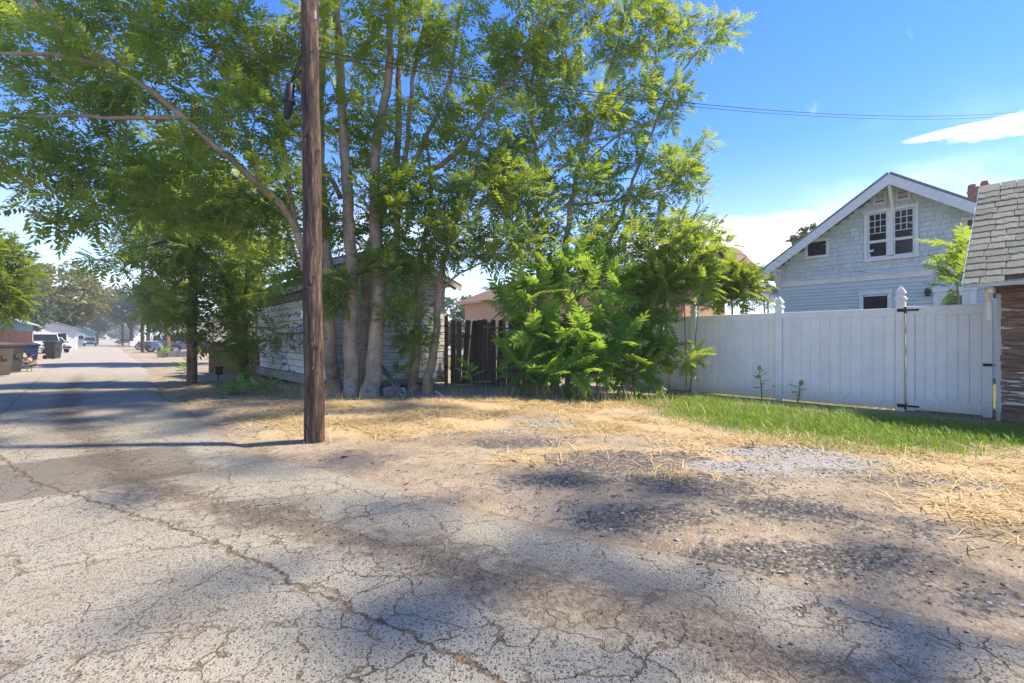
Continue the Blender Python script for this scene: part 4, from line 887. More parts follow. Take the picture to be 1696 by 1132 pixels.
# ---------------------------------------------------------------- bins
def wheelie(base, rz, h, m, label, lid=None):
    t = thing('wheelie_bin', label, 'bin', base, 'wheeled bins along the left side of the alley'); Rm = Matrix.Rotation(rz, 3, 'Z'); B = Vector(base); k = h / 1.1
    def P(v): return B + Rm @ (Vector(v) * k)
    def bld(mb, nm, mt, bev=0): mb.v = [P(p) for p in mb.v]; return mb.build(nm, mt, t, bevel=bev)
    mb = MB().add([(-.22, -.24, .04), (.24, -.24, .04), (.24, .24, .04), (-.22, .24, .04), (-.29, -.30, .98), (.36, -.30, .98), (.36, .30, .98), (-.29, .30, .98)], [(0, 3, 2, 1), (4, 5, 6, 7), (0, 1, 5, 4), (1, 2, 6, 5), (2, 3, 7, 6), (3, 0, 4, 7)])
    bld(mb, 'body', m, .03 * k); bld(MB().cbox((.035, 0, .975), (.72, .66, .05), .012), 'rim', m)
    ld = MB().add([(-.34, -.33, 1.0), (.40, -.33, 1.0), (.40, .33, 1.0), (-.34, .33, 1.0), (-.33, -.32, 1.04), (-.10, -.28, 1.10), (.34, -.28, 1.09), (.39, -.32, 1.03), (-.33, .32, 1.04), (-.10, .28, 1.10), (.34, .28, 1.09), (.39, .32, 1.03)],
                  [(0, 3, 2, 1), (0, 1, 7, 6, 5, 4), (3, 8, 9, 10, 11, 2), (0, 4, 8, 3), (1, 2, 11, 7), (4, 5, 9, 8), (5, 6, 10, 9), (6, 7, 11, 10)]); bld(ld, 'lid', lid or m)
    bld(MB().tube([(.40, -.26, .99), (.45, -.26, 1.0), (.45, .26, 1.0), (.40, .26, .99)], .016, 6), 'handle', m)
    for s in (-1, 1): bld(MB().tube([(.26, s * .25, .13), (.26, s * .31, .13)], .13, 14), 'wheel', M['tyre'])
    bld(MB().box((-.3, 0, .62), (.02, .2, .12)), 'label_plate', m)
    return t
def bin_at(px, py_b, py_t, rz, m, label, lid=None):
    d = CAMH * F / (py_b - HY); h = (py_b - py_t) * d / F; return wheelie(G(px, py_b), rz, h, m, label, lid)
bin_at(-6, 624, 567, 2.4, M['bin_brown'], 'brown wheeled bin cut by the left edge of the view'); bin_at(15, 618, 568, 2.5, M['bin_dark'], 'dark grey wheeled bin between the brown bin and the navy bin')
bin_at(43, 611, 568, 2.3, M['bin_blue'], 'navy blue wheeled bin with dry weeds in front', M['bin_dark']); bin_at(89, 595, 565, 2.6, M['bin_dark'], 'lone charcoal wheeled bin standing at the alley edge')
bin_at(140, 571, 559.5, 2.6, M['bin_dark'], 'tiny far dark bin down the left side of the alley')

# ---------------------------------------------------------------- vehicles
def car(kind, base, rz, m, label, L=4.6, Wd=1.8, group='vehicles parked off the alley', low=None):
    t = thing('parked_' + kind, label, {'pickup': 'pickup', 'sedan': 'car', 'suv': 'suv', 'van': 'van'}[kind], base, group); Rm = Matrix.Rotation(rz, 3, 'Z'); B = Vector(base)
    def bld(mb, nm, mt, par=t, bev=0, sm=False): mb.v = [B + Rm @ p for p in mb.v]; return mb.build(nm, mt, par, sm, bev)
    h = L / 2
    if kind == 'pickup':
        body = [(-h, .55), (-h, .95), (-h + .02, 1.08), (.10, 1.10), (.15, 1.12), (1.15, 1.15), (h - .25, 1.05), (h - .04, .90), (h, .55), (h - .1, .42), (-h + .1, .45)]; cab = [(-.35, 1.10), (-.25, 1.78), (.75, 1.80), (1.35, 1.14)]; wz = .38; wx = (-h + .95, h - .95)
        if L > 5.5: cab = [(-.75, 1.10), (-.62, 1.80), (.75, 1.84), (1.45, 1.14)]
    elif kind == 'sedan':
        body = [(-h, .5), (-h, .85), (-h + .1, .98), (-h + .8, 1.0), (.9, .98), (h - .3, .82), (h, .62), (h - .05, .38), (-h + .1, .35)]; cab = [(-h + .55, .97), (-h + 1.25, 1.42), (.25, 1.44), (1.15, .96)]; wz = .32; wx = (-h + .9, h - .9)
    else:
        body = [(-h, .5), (-h, 1.0), (-h + .05, 1.1), (1.1, 1.08), (h - .2, .95), (h, .7), (h - .05, .4), (-h + .1, .4)]; cab = [(-h + .1, 1.08), (-h + .35, 1.72), (.45, 1.74), (1.25, 1.06)]; wz = .36; wx = (-h + .9, h - .95)
    mb = MB().prism([(x, -Wd / 2, z) for x, z in body], (0, Wd, 0)); bd = bld(mb, 'body', m, t, .05)
    if low: bld(MB().box((0, 0, .58), (L - .3, Wd + .012, .34)), 'lower_panel', low, bd)
    ins = .14; cb = MB().add([(x, s * (Wd / 2 - (.06 if z < 1.2 and z > .9 else ins)), z) for s in (-1, 1) for x, z in cab], [(0, 1, 2, 3), (7, 6, 5, 4), (0, 4, 5, 1), (1, 5, 6, 2), (2, 6, 7, 3), (0, 3, 7, 4)])
    cbo = bld(cb, 'cabin_glass', M['glass'], t, .02)
    (x0, z0), (x1, z1), (x2, z2), (x3, z3) = cab
    bld(MB().prism([(x1 - .03, -Wd / 2 + ins - .015, z1 - .03), (x2 + .05, -Wd / 2 + ins - .015, z2 - .04), (x2 - .05, -Wd / 2 + ins - .015, z2 + .03), (x1 + .05, -Wd / 2 + ins - .015, z1 + .03)], (0, Wd - 2 * ins + .03, 0)), 'roof', m, t, .015)
    for s in (-1, 1):
        pl = MB()
        for (a, b) in (((x0, z0), (x1, z1)), ((x3, z3), (x2, z2)), (((x0 + x3) / 2, z0), ((x1 + x2) / 2, z1))):
            pl.bar((a[0], s * (Wd / 2 - .055), a[1]), (b[0], s * (Wd / 2 - ins + .008), b[1]), .05, .09, Vector((1, 0, .2)))
        bld(pl, 'pillars', m)
        for x in wx:
            ty = bld(MB().tube([(x, s * (Wd / 2 - .20), wz), (x, s * (Wd / 2 - .17), wz), (x, s * (Wd / 2 + .0), wz), (x, s * (Wd / 2 + .025), wz)], [wz - .03, wz, wz, wz - .03], 20), 'wheel', M['tyre'])
            bld(MB().tube([(x, s * (Wd / 2 + .0), wz), (x, s * (Wd / 2 + .032), wz)], [wz * .64, wz * .58], 14), 'rim', M['rim'], ty)
            ar = MB(); n = 12
            for k in range(n + 1):
                a = math.pi * k / n
                for rr in (wz + .03, wz + .10): ar.v += [Vector((x + math.cos(a) * rr, s * (Wd / 2 + .004), wz + math.sin(a) * rr)), Vector((x + math.cos(a) * rr, s * (Wd / 2 + .02), wz + math.sin(a) * rr))]
            for k in range(n): b = k * 4; ar.f += [(b, b + 2, b + 6, b + 4), (b + 1, b + 5, b + 7, b + 3), (b + 2, b + 3, b + 7, b + 6)]
            bld(ar, 'wheel_arch', M['black'] if kind != 'sedan' else m)
        zl = body[1][1] - .1
        bld(MB().cbox((-h - .005, s * (Wd / 2 - .14), zl), (.05, .22, .26 if kind == 'pickup' else .16), .01), 'tail_light', M['red_light']); bld(MB().cbox((h - .05, s * (Wd / 2 - .25), .74), (.12, .36, .15), .02), 'headlight', M['lamp_clear'])
        bld(MB().cbox((x3 - .15, s * (Wd / 2 + .08), z3 + .06), (.1, .16, .11), .02), 'mirror', M['black'])
        bld(MB().box(((x0 + x3) / 2 - .1, s * (Wd / 2 + .006), .93), (.16, .012, .03)), 'door_handle', M['black'])
    for x in (-h - .04, h + .0): bld(MB().cbox((x, 0, .52), (.14, Wd - .05, .18), .03), 'bumper', M['chrome'] if kind == 'pickup' else M['black'])
    bld(MB().box((h - .015, 0, .74), (.05, Wd * .48, .13)), 'grille', M['black'])
    bld(MB().box((-h - .012, 0, .75), (.02, .34, .15)), 'number_plate', M['white'])
    return t
def veh(px, py, back, *a, **k):
    p = G(px, py); return p + Vector((back, 0, 0))
car('pickup', veh(214, 580.5, 2.85), 0, M['car_white'], 'white pickup showing its red tail light, leftmost of the parked row', 5.7, 1.95)
car('pickup', veh(229, 584, 2.8), 0, M['car_grey'], 'charcoal pickup behind the dark utility pole', 5.6, 1.95)
car('sedan', veh(247, 585, 2.3), 0, M['car_blue'], 'bright blue car with a silver wheel beside the charcoal pickup', 4.5, 1.78)
car('suv', veh(270, 586.5, 2.2), 0, M['car_navy'], 'dark blue car nearest the low concrete wall', 4.5, 1.8)
car('suv', veh(238, 573, 8), 0, M['car_white'], 'white suv roof seen above the blue cars', 4.8, 1.9)
car('sedan', veh(190, 571, 2.4), 0, M['car_black'], 'far black car on the right side beyond the white pickup', 4.6, 1.8)
lc = D(86, 575, 46); lc.z = 0
car('pickup', lc + Vector((-.6, 0, 0)), -1.35, M['car_white'], 'old pale pickup with teal lower panels behind the charcoal bin', 5.2, 1.9, low=M['car_teal'])
lc = D(101, 570, 47); lc.z = 0
car('sedan', lc + Vector((-.8, 0, 0)), -1.2, M['car_white'], 'white car parked behind the old pale pickup on the left', 4.5, 1.8)
lc = D(149, 566, 92); lc.z = 0
car('suv', lc, -1.57, M['car_teal'], 'small far grey green car at the left end of the alley', 4.6, 1.8)
lwp = [G(262, 592), G(318, 592)]
lw_ = thing('low_wall', 'low concrete block wall in front of the blue cars', 'wall', (lwp[0] + lwp[1]) / 2); dl = (lwp[1] - lwp[0]); nb_ = 9
for k in range(nb_):
    a, b = lwp[0] + dl * (k / nb_), lwp[0] + dl * ((k + 1) / nb_ - .006)
    MB().bar(a + Vector((0, 0, .22)), b + Vector((0, 0, .22)), .22, .44).build('block', M['concrete'], lw_)

# ---------------------------------------------------------------- far buildings
def cottage(name, c, wx, wy, ez, rz, wm, rm, label, ridge='x'):
    t = thing(name, label, 'house', c); x, y = c[0], c[1]
    MB().box((x, y, ez / 2), (wx, wy, ez)).build('wall', wm, t); o = .4
    if ridge == 'x': ga = [(x - wx / 2, y - wy / 2, ez), (x - wx / 2, y + wy / 2, ez), (x - wx / 2, y, rz - .1)]; MB().prism(ga, (wx, 0, 0)).build('gable', wm, t); sl_ = [[(x - wx / 2 - o, y, rz), (x - wx / 2 - o, y + s * (wy / 2 + o), ez - .15), (x - wx / 2 - o, y + s * (wy / 2 + o), ez - .03), (x - wx / 2 - o, y, rz + .12)] for s in (1, -1)]; off = (wx + 2 * o, 0, 0)
    else: ga = [(x - wx / 2, y - wy / 2, ez), (x + wx / 2, y - wy / 2, ez), (x, y - wy / 2, rz - .1)]; MB().prism(ga, (0, wy, 0)).build('gable', wm, t); sl_ = [[(x, y - wy / 2 - o, rz), (x + s * (wx / 2 + o), y - wy / 2 - o, ez - .15), (x + s * (wx / 2 + o), y - wy / 2 - o, ez - .03), (x, y - wy / 2 - o, rz + .12)] for s in (1, -1)]; off = (0, wy + 2 * o, 0)
    for q in sl_: MB().prism(q, off).build('roof', rm, t)
    for k in (-1, 1):
        f = MB().cbox((x + k * wx * .25, y - wy / 2 - .03, ez * .58), (1.1, .08, 1.2), .01).build('window_frame', M['white'], t); MB().box((x + k * wx * .25, y - wy / 2 - .075, ez * .58), (.9, .02, 1.0)).build('pane', M['glass'], f)
    return t
cottage('far_cottage', (-9.2, 56, 0), 8, 9, 2.6, 4.3, M['teal_wall'], M['teal_roof'], 'teal walled cottage with pale roof behind the old pickup', 'y')
cottage('far_garage', (-9.5, 40, 0), 6, 7, 2.5, 3.6, M['stucco_white'], M['tin_roof'], 'white garage behind the red brown fence at the left edge', 'y')
cottage('far_garage', (-5.6, 82, 0), 5, 6, 2.6, 3.6, M['stucco_white'], M['roof_edge'], 'small white garage far down the left side', 'y')
cottage('far_cottage', (-7, 150, 0), 9, 9, 3, 5.5, M['teal_wall'], M['teal_roof'], 'distant blue green building at the far left of the alley', 'y')
cottage('far_house', (13, 95, 0), 12, 10, 3.2, 5.4, M['tan_wall'], M['brown_roof'], 'tan house behind the row of parked vehicles', 'y')
cottage('far_house', (2, 290, 0), 14, 10, 3.4, 6.0, M['stucco_white'], M['brown_roof'], 'pale house at the very end of the alley', 'y')
# ---------------------------------------------------------------- foliage
def leaf_template(pairs, seed, hexa=False, droop=.22, lw=.105, ll=.30):
    """compound leaf of unit length along +x: rachis and paired leaflets"""
    r = random.Random(seed); V, Q = [], []
    def zc(x): return -droop * x * x
    n = 3
    for i in range(n + 1):
        x = i / n; w = .008 * (1 - .6 * x); V += [(x, -w, zc(x)), (x, w, zc(x))]
    for i in range(n): Q.append((2 * i, 2 * i + 2, 2 * i + 3, 2 * i + 1))
    def leaflet(x, s, ang, L):
        dx, dy = math.cos(ang), math.sin(ang) * s; px_, py_ = -dy, dx; b = len(V); w = lw * L / ll * .5 * r.uniform(.85, 1.15); dz = -r.uniform(.10, .45) * L; k = r.uniform(-.25, .25) * w
        def P(t, q, zz_): return (x + dx * L * t + px_ * w * q, dy * L * t + py_ * w * q, zc(x) + dz * t * t + zz_)
        if hexa:
            V.extend([P(0, 0, 0), P(.18, .85, k), P(.55, .9, k), P(1, 0, 0), P(.55, -.9, -k), P(.18, -.85, -k)]); Q.append((b, b + 1, b + 2, b + 3)); Q.append((b, b + 3, b + 4, b + 5))
        else:
            V.extend([P(0, 0, 0), P(.38, 1, k), P(1, 0, 0), P(.38, -1, -k)]); Q.append((b, b + 1, b + 2, b + 3))
    for i in range(pairs):
        x = .16 + .80 * i / pairs; L = ll * (.62 + .5 * math.sin(math.pi * (.18 + .72 * i / pairs))) * r.uniform(.85, 1.1)
        for s in (-1, 1): leaflet(x + r.uniform(-.012, .012), s, math.radians(r.uniform(56, 74) - 14 * i / pairs), L)
    leaflet(.97, 1, r.uniform(-.2, .2), ll * .7)
    return np.array(V), np.array(Q)
LT = [leaf_template(6, k) for k in range(4)]
LTN = [leaf_template(9, 10 + k, True, .20, .085, .27) for k in range(4)]
def rot_frames(d, roll):
    d = d / np.linalg.norm(d, axis=1, keepdims=True); up = np.tile(np.array([0, 0, 1.0]), (len(d), 1))
    y = np.cross(up, d); y /= np.maximum(np.linalg.norm(y, axis=1, keepdims=True), 1e-5); z = np.cross(d, y)
    c, s = np.cos(roll)[:, None], np.sin(roll)[:, None]
    return np.stack([d, y * c + z * s, z * c - y * s], -1)
def leaves_mesh(name, pos, dirs, size, m, parent, seed, T=LT, at=None):
    r = np.random.default_rng(seed); n = len(pos); roll = r.normal(0, .45, n); R = rot_frames(dirs, roll); ty = r.integers(0, len(T), n); Vs, Qs, As = [], [], []; b = 0; rv = r.uniform(0, 1, n)
    for k, (tv, tq) in enumerate(T):
        i = np.where(ty == k)[0]
        if not len(i): continue
        V = np.einsum('nij,vj->nvi', R[i], tv) * size[i][:, None, None] + pos[i][:, None, :]; nv = len(tv)
        Vs.append(V.reshape(-1, 3)); Qs.append((np.arange(len(i))[:, None, None] * nv + tq[None] + b).reshape(-1, 4)); As.append(np.repeat(rv[i], nv)); b += len(i) * nv
    o = np_mesh(name, np.concatenate(Vs), np.concatenate(Qs), m, parent, {'rnd': np.concatenate(As)}, at if at is not None else wloc(parent)); tag(o, kind='stuff'); return o

class Tree:
    def __init__(s, base, name, label, leaf, bark, seed, cat='tree', group=None):
        s.o = thing(name, label, cat, base, group); s.r = np.random.default_rng(seed); s.seed = seed; s.leaf = leaf; s.bark = bark; s.tr = MB(); s.tw = MB(); s.P = []; s.Dv = []; s.R = []; s.lp = []; s.ld = []; s.ls = []
    def node(s, p, d, r): s.P.append(tuple(p)); s.Dv.append(tuple(d)); s.R.append(r)
    def limb(s, pts, r0, r1, n=9, wig=.03, jit=.04):
        P = [Vector(p) for p in pts]; Q = []
        for i in range(len(P) - 1):
            p0, p1, p2, p3 = P[max(i - 1, 0)], P[i], P[i + 1], P[min(i + 2, len(P) - 1)]; m = max(3, int((p2 - p1).length / .22))
            for k in range(m):
                t = k / m; Q.append(.5 * (2 * p1 + (p2 - p0) * t + (2 * p0 - 5 * p1 + 4 * p2 - p3) * t * t + (3 * p1 - p0 - 3 * p2 + p3) * t ** 3))
        Q.append(P[-1]); N = len(Q); rad = []
        for i in range(N):
            t = i / (N - 1); rad.append(r0 + (r1 - r0) * t ** .8)
            if 0 < i < N - 1: Q[i] += Vector(s.r.normal(0, wig * .5, 3)) * min(1, rad[-1] * 12 + .25)
        s.tr.tube(Q, rad, n, True, jit)
        for i in range(N):
            d = (Q[min(i + 1, N - 1)] - Q[max(i - 1, 0)]).normalized(); s.node(Q[i], d, rad[i])
        return Q
    def flare(s, base, r):                             # root swelling
        s.tr.rings(Vector(base) - Vector((0, 0, .12)), [(r * 1.7, 0), (r * 1.35, .16), (r * 1.08, .42)], 9, .3)
    def grow(s, ell, dens=1.0, nl=(6, 9), size=(.38, .58), zmin=.4, mind=.33, reach=99):
        T = []
        for (c, rx, ry, rz, n) in ell:
            for _ in range(int(n * dens)):
                v = s.r.normal(0, 1, 3); v /= np.linalg.norm(v); v *= s.r.uniform(.15, 1) ** (1 / 2.4)
                p = np.array(c) + np.array([1, 0, 0]) * 0 + v * np.array([rx, ry, rz])
                if p[2] > zmin: T.append(p)
        T = np.array(T)
        keep = []
        for i in range(len(T)):
            if keep and np.min(np.sum((T[keep] - T[i]) ** 2, 1)) < mind * mind * s.r.uniform(.3, 1.2): continue
            keep.append(i)
        T = T[keep]; P = np.array(s.P); d0 = np.array([np.min(np.sum((P - t) ** 2, 1)) for t in T]); T = T[np.argsort(d0)]
        buf = np.zeros((len(P) + len(T) * 5, 3)); buf[:len(P)] = P; cnt = len(P)
        for t in T:
            dd = buf[:cnt] - t; dist = np.sqrt(np.sum(dd ** 2, 1)); cost = dist + .9 * np.maximum(0, dd[:, 2] + .15); j = int(np.argmin(cost)); L = dist[j]
            if L > reach: continue
            p = Vector(buf[j]); tv = Vector(t); pd = Vector(s.Dv[j]); ctrl = p + pd * L * .35 + Vector((0, 0, .08 * L)) + Vector(s.r.normal(0, .07 * L, 3)); r0 = min(s.R[j] * .75, .005 + .0085 * L); pts = []
            for k in range(5):
                a = k / 4; pts.append(p * (1 - a) ** 2 + ctrl * 2 * a * (1 - a) + tv * a * a)
            s.tw.tube(pts, [r0 + (max(.0035, r0 * .35) - r0) * k / 4 for k in range(5)], 4 if r0 < .02 else 6, False)
            for k in range(1, 5):
                d = (pts[k] - pts[k - 1]).normalized(); buf[cnt] = pts[k]; cnt += 1; s.Dv.append(tuple(d)); s.R.append(max(.004, r0 * (1 - .6 * k / 4)))
            ax = np.array(d); m = int(s.r.integers(nl[0], nl[1] + 1)); a0 = s.r.uniform(0, 6.28); e1 = np.cross(ax, [.3, .2, 1]); e1 /= np.linalg.norm(e1); e2 = np.cross(ax, e1)
            for k in range(m):
                a = a0 + k * 2.4; f = k / m; q = np.array(pts[4]) - ax * (.34 * (1 - f)) * min(1, L * 1.5)
                dr = ax * (.25 + .75 * f) + (e1 * math.cos(a) + e2 * math.sin(a)) * (1.0 - .35 * f) + np.array([0, 0, .18]); s.lp.append(q); s.ld.append(dr); s.ls.append(s.r.uniform(*size))
        s.P = [tuple(x) for x in buf[:cnt]]
    def done(s, T=LT, name='crown'):
        if s.tr.v: s.tr.build('trunk', s.bark, s.o, True)
        if s.tw.v:
            tg = s.tw.build('branches', s.bark, s.o, True); tag(tg, kind='stuff')
        if s.lp: leaves_mesh(name, np.array(s.lp), np.array(s.ld), np.array(s.ls), s.leaf, s.o, s.seed, T)
        return s.o
def E(px, py, d, rx, rz, n, ry=None): return (D(px, py, d), rx, ry or rx, rz, n)

# --- big multi-stemmed tree before the shed
tb = G(590, 656)
t1 = Tree(tb, 'multi_stem_tree', 'big tree of several pale grey trunks beside the dark utility pole, arching over the alley', M['leaf'], M['bark'], 101)
dz = tb.dot(fwd)
def base(px, py): p = G(px, py); p.z = -.08; return p
for px, py in ((552, 650), (583, 656), (612, 658), (604, 648)): t1.flare(G(px, py), .15)
t1.limb([base(553, 648), D(546, 560, 11.0), D(541, 430, 11.1), D(530, 240, 11.2), D(536, 80, 11.3), D(548, -120, 11.5)], .175, .05)
t1.limb([base(583, 655), D(582, 560, 10.75), D(583, 440, 10.8), D(570, 225, 11.0), D(563, 110, 11.1), D(556, -20, 11.2), D(548, -200, 11.4)], .185, .05)
t1.limb([base(612, 657), D(622, 580, 10.7), D(628, 480, 10.75), D(620, 350, 10.9), D(625, 220, 11.1), D(643, 140, 11.3), D(645, 30, 11.4), D(640, -150, 11.7)], .19, .05)
t1.limb([base(604, 648), D(606, 560, 11.3), D(612, 440, 11.4), D(640, 330, 11.6), D(658, 260, 11.8), D(662, 100, 12.0), D(672, -80, 12.2)], .155, .04)
t1.limb([D(626, 480, 10.75), D(655, 400, 11.0), D(684, 130, 11.6), D(696, 70, 11.7), D(730, -60, 12)], .085, .03)
t1.limb([D(655, 330, 11.5), D(690, 260, 11.4), D(736, 160, 11.5), D(752, 90, 11.6), D(770, -40, 11.8)], .075, .03)
t1.limb([D(700, 290, 11.5), D(760, 250, 11.4), D(814, 178, 11.4), D(848, 128, 11.4), D(900, 36, 11.5), D(940, -60, 11.6)], .07, .025)
# the long limb leaning left over the alley
lm1 = t1.limb([base(540, 646), D(520, 520, 10.7), D(488, 375, 10.3), D(430, 308, 9.8), D(300, 192, 9.2), D(212, 122, 8.9), D(112, 60, 8.7), D(40, -14, 8.5), D(-40, -90, 8.4)], .13, .022)
t1.limb([D(212, 122, 8.9), D(130, 97, 8.7), D(60, 90, 8.6), D(-20, 88, 8.5)], .05, .022)
t1.limb([D(303, 194, 9.2), D(200, 197, 9.0), D(130, 192, 8.9), D(60, 194, 8.8), D(-20, 190, 8.7)], .045, .018)
t1.limb([D(432, 310, 9.8), D(400, 200, 9.9), D(360, 90, 10.0), D(300, -20, 10.0), D(250, -120, 10)], .06, .02)
t1.limb([D(488, 375, 10.3), D(470, 250, 10.4), D(440, 120, 10.4), D(400, 20, 10.4), D(380, -100, 10.4)], .065, .02)
t1.limb([D(565, 330, 11.2), D(500, 210, 10.9), D(430, 130, 10.6), D(330, 60, 10.2), D(150, 10, 9.6)], .06, .02)
t1.grow([E(90, 40, 9.8, 1.5, .7, 40), E(40, 150, 9.7, 1.2, .6, 28), E(200, 50, 10.2, 1.5, .7, 40), E(130, 150, 9.9, 1.2, .5, 32), E(70, 260, 9.4, 1.2, .7, 44), E(170, 290, 9.8, 1.2, .6, 40), E(250, 210, 10.4, 1.2, .7, 36), E(330, 90, 9.8, 1.3, .8, 46),
         E(400, 60, 10.3, 1.1, .8, 36), E(390, 210, 9.9, 1.1, .8, 40), E(300, 320, 9.6, 1.1, .7, 42), E(430, 360, 10.4, .9, .7, 34), E(460, 140, 10.6, 1.0, .9, 34), E(560, 90, 11.2, 1.3, 1.0, 42), E(660, 60, 11.6, 1.3, 1.0, 42), E(570, 240, 11.3, 1.1, .9, 34),
         E(680, 220, 11.5, 1.2, .9, 40), E(780, 90, 11.8, 1.3, 1.0, 44), E(800, 220, 11.5, 1.2, .8, 40), E(590, 370, 11.5, 1.1, .6, 30), E(650, 340, 11.0, 1.0, .7, 26), E(110, 350, 8.9, .8, .35, 20), E(480, 290, 10.0, .8, .5, 22), E(880, 60, 11.6, 1.1, .9, 34),
         E(100, -120, 9.2, 1.8, .9, 46), E(330, -130, 9.5, 1.8, 1.0, 46), E(560, -150, 10.5, 1.8, 1.1, 46), E(780, -150, 10.5, 1.8, 1.1, 44), E(980, -150, 10.8, 1.5, 1.0, 36),
         E(420, -330, 8.6, 1.5, .8, 15), E(650, -340, 8.4, 1.5, .8, 16), E(860, -330, 8.4, 1.5, .8, 16), E(1060, -330, 8.6, 1.4, .8, 15), E(560, -620, 7.4, 1.4, .7, 13), E(860, -640, 7.2, 1.5, .7, 13), E(660, -130, 8.4, 1.3, .7, 16), E(480, -150, 8.2, 1.3, .7, 15), E(330, -160, 8.4, 1.3, .7, 14), E(150, 110, 8.5, .8, .4, 12), E(330, 240, 9.2, .7, .4, 10), E(60, 60, 8.4, .8, .4, 10), E(520, 400, 11.4, .7, .4, 14), E(470, 445, 11.2, .5, .3, 10), E(560, 500, 10.3, .3, .35, 4)], .78)
t1.done()
# --- twin-stemmed tree between the big tree and the rusty post
t2 = Tree(G(697, 652), 'twin_stem_tree', 'twin stemmed smaller tree between the big tree and the rusty post', M['leaf_dark'], M['bark'], 102)
t2.flare(G(684, 650), .10); t2.flare(G(708, 652), .11)
t2.limb([base(684, 649), D(688, 590, 11.2), D(693, 510, 11.2), D(696, 440, 11.2), D(715, 330, 11.3), D(705, 230, 11.4)], .13, .03)
t2.limb([base(706, 651), D(712, 610, 11.1), D(722, 560, 11.1), D(727, 500, 11.0), D(735, 430, 11.0), D(770, 330, 11.0), D(800, 230, 11.1)], .12, .03)
t2.limb([D(727, 490, 11.0), D(752, 460, 10.9), D(790, 440, 10.8), D(850, 410, 10.6)], .035, .012)
t2.limb([D(692, 540, 11.2), D(670, 470, 11.0), D(640, 440, 10.7)], .03, .012)
t2.grow([E(690, 420, 11.0, .8, .6, 34), E(760, 400, 10.9, .9, .6, 36), E(830, 400, 10.8, .9, .5, 34), E(700, 330, 11.2, .9, .6, 30), E(800, 310, 11.1, .9, .7, 34), E(690, 560, 10.9, .35, .4, 14), E(665, 505, 10.8, .5, .5, 18), E(555, 480, 10.4, .35, .35, 8), E(860, 330, 11, .8, .6, 26), E(640, 440, 10.6, .6, .4, 14)], 1.0, size=(.36, .55))
t2.done()
# --- tall slender trees on the right, behind the bush
b3 = D(910, 640, 12.2); b3.z = 0
t3 = Tree(b3, 'slender_tree', 'tall airy tree with thin stems rising out of the bush, against blue sky', M['leaf'], M['bark'], 103)
for k, (px, r_) in enumerate(((890, .07), (918, .085), (940, .06))): t3.flare(Vector((D(px, 640, 12.2).x, D(px, 640, 12.2).y, 0)), r_)
t3.limb([D(890, 648, 12.3), D(893, 500, 12.3), D(890, 380, 12.3), D(889, 280, 12.3), D(880, 150, 12.3), D(905, 30, 12.4), D(915, -120, 12.5)], .085, .025)
t3.limb([D(918, 648, 12.1), D(925, 470, 12.1), D(935, 410, 12.1), D(958, 280, 12.2), D(992, 165, 12.4), D(1020, 85, 12.5), D(1050, -60, 12.6)], .10, .025)
t3.limb([D(938, 648, 12.4), D(960, 480, 12.4), D(1020, 380, 12.5), D(1060, 270, 12.6), D(1110, 150, 12.6), D(1160, 80, 12.6)], .075, .02)
t3.limb([D(925, 470, 12.1), D(850, 380, 11.8), D(800, 323, 11.6)], .04, .015); t3.limb([D(800, 330, 11.7), D(907, 232, 11.9), D(960, 190, 12)], .035, .014)
t3.limb([D(958, 280, 12.2), D(1040, 215, 12.4), D(1130, 190, 12.5)], .035, .012); t3.limb([D(945, 340, 12.2), D(1030, 330, 12.3), D(1130, 300, 12.4)], .035, .012)
t3.grow([E(880, 150, 12.2, 1.2, .9, 40), E(960, 60, 12.4, 1.3, .9, 44), E(1060, 60, 12.5, 1.1, .8, 38), E(1140, 55, 12.6, .75, .45, 20), E(1190, 52, 12.6, .45, .3, 8), E(960, 190, 12.2, 1.2, .8, 42), E(1060, 180, 12.5, 1.1, .8, 40), E(1130, 165, 12.5, .55, .45, 14),
         E(960, 310, 12.2, 1.1, .8, 42), E(1060, 300, 12.4, 1.1, .8, 44), E(1130, 290, 12.4, .7, .5, 22), E(1165, 300, 12.4, .35, .25, 6), E(1030, 400, 12.2, 1.2, .6, 46), E(920, 410, 12.0, 1.0, .7, 40), E(1110, 380, 12.3, .8, .45, 30), E(1180, 382, 12.3, .35, .2, 6), E(1160, 235, 12.5, .4, .35, 8),
         E(960, -110, 12.4, 1.6, .9, 44), E(1240, -330, 9.4, 1.3, .7, 15), E(1420, -480, 8.6, 1.3, .7, 12), E(1120, -560, 8.0, 1.4, .7, 13), E(860, 280, 12, 1.0, .8, 34), E(1090, -40, 12.6, .8, .6, 20)], 1.0, size=(.34, .52))
t3.done()
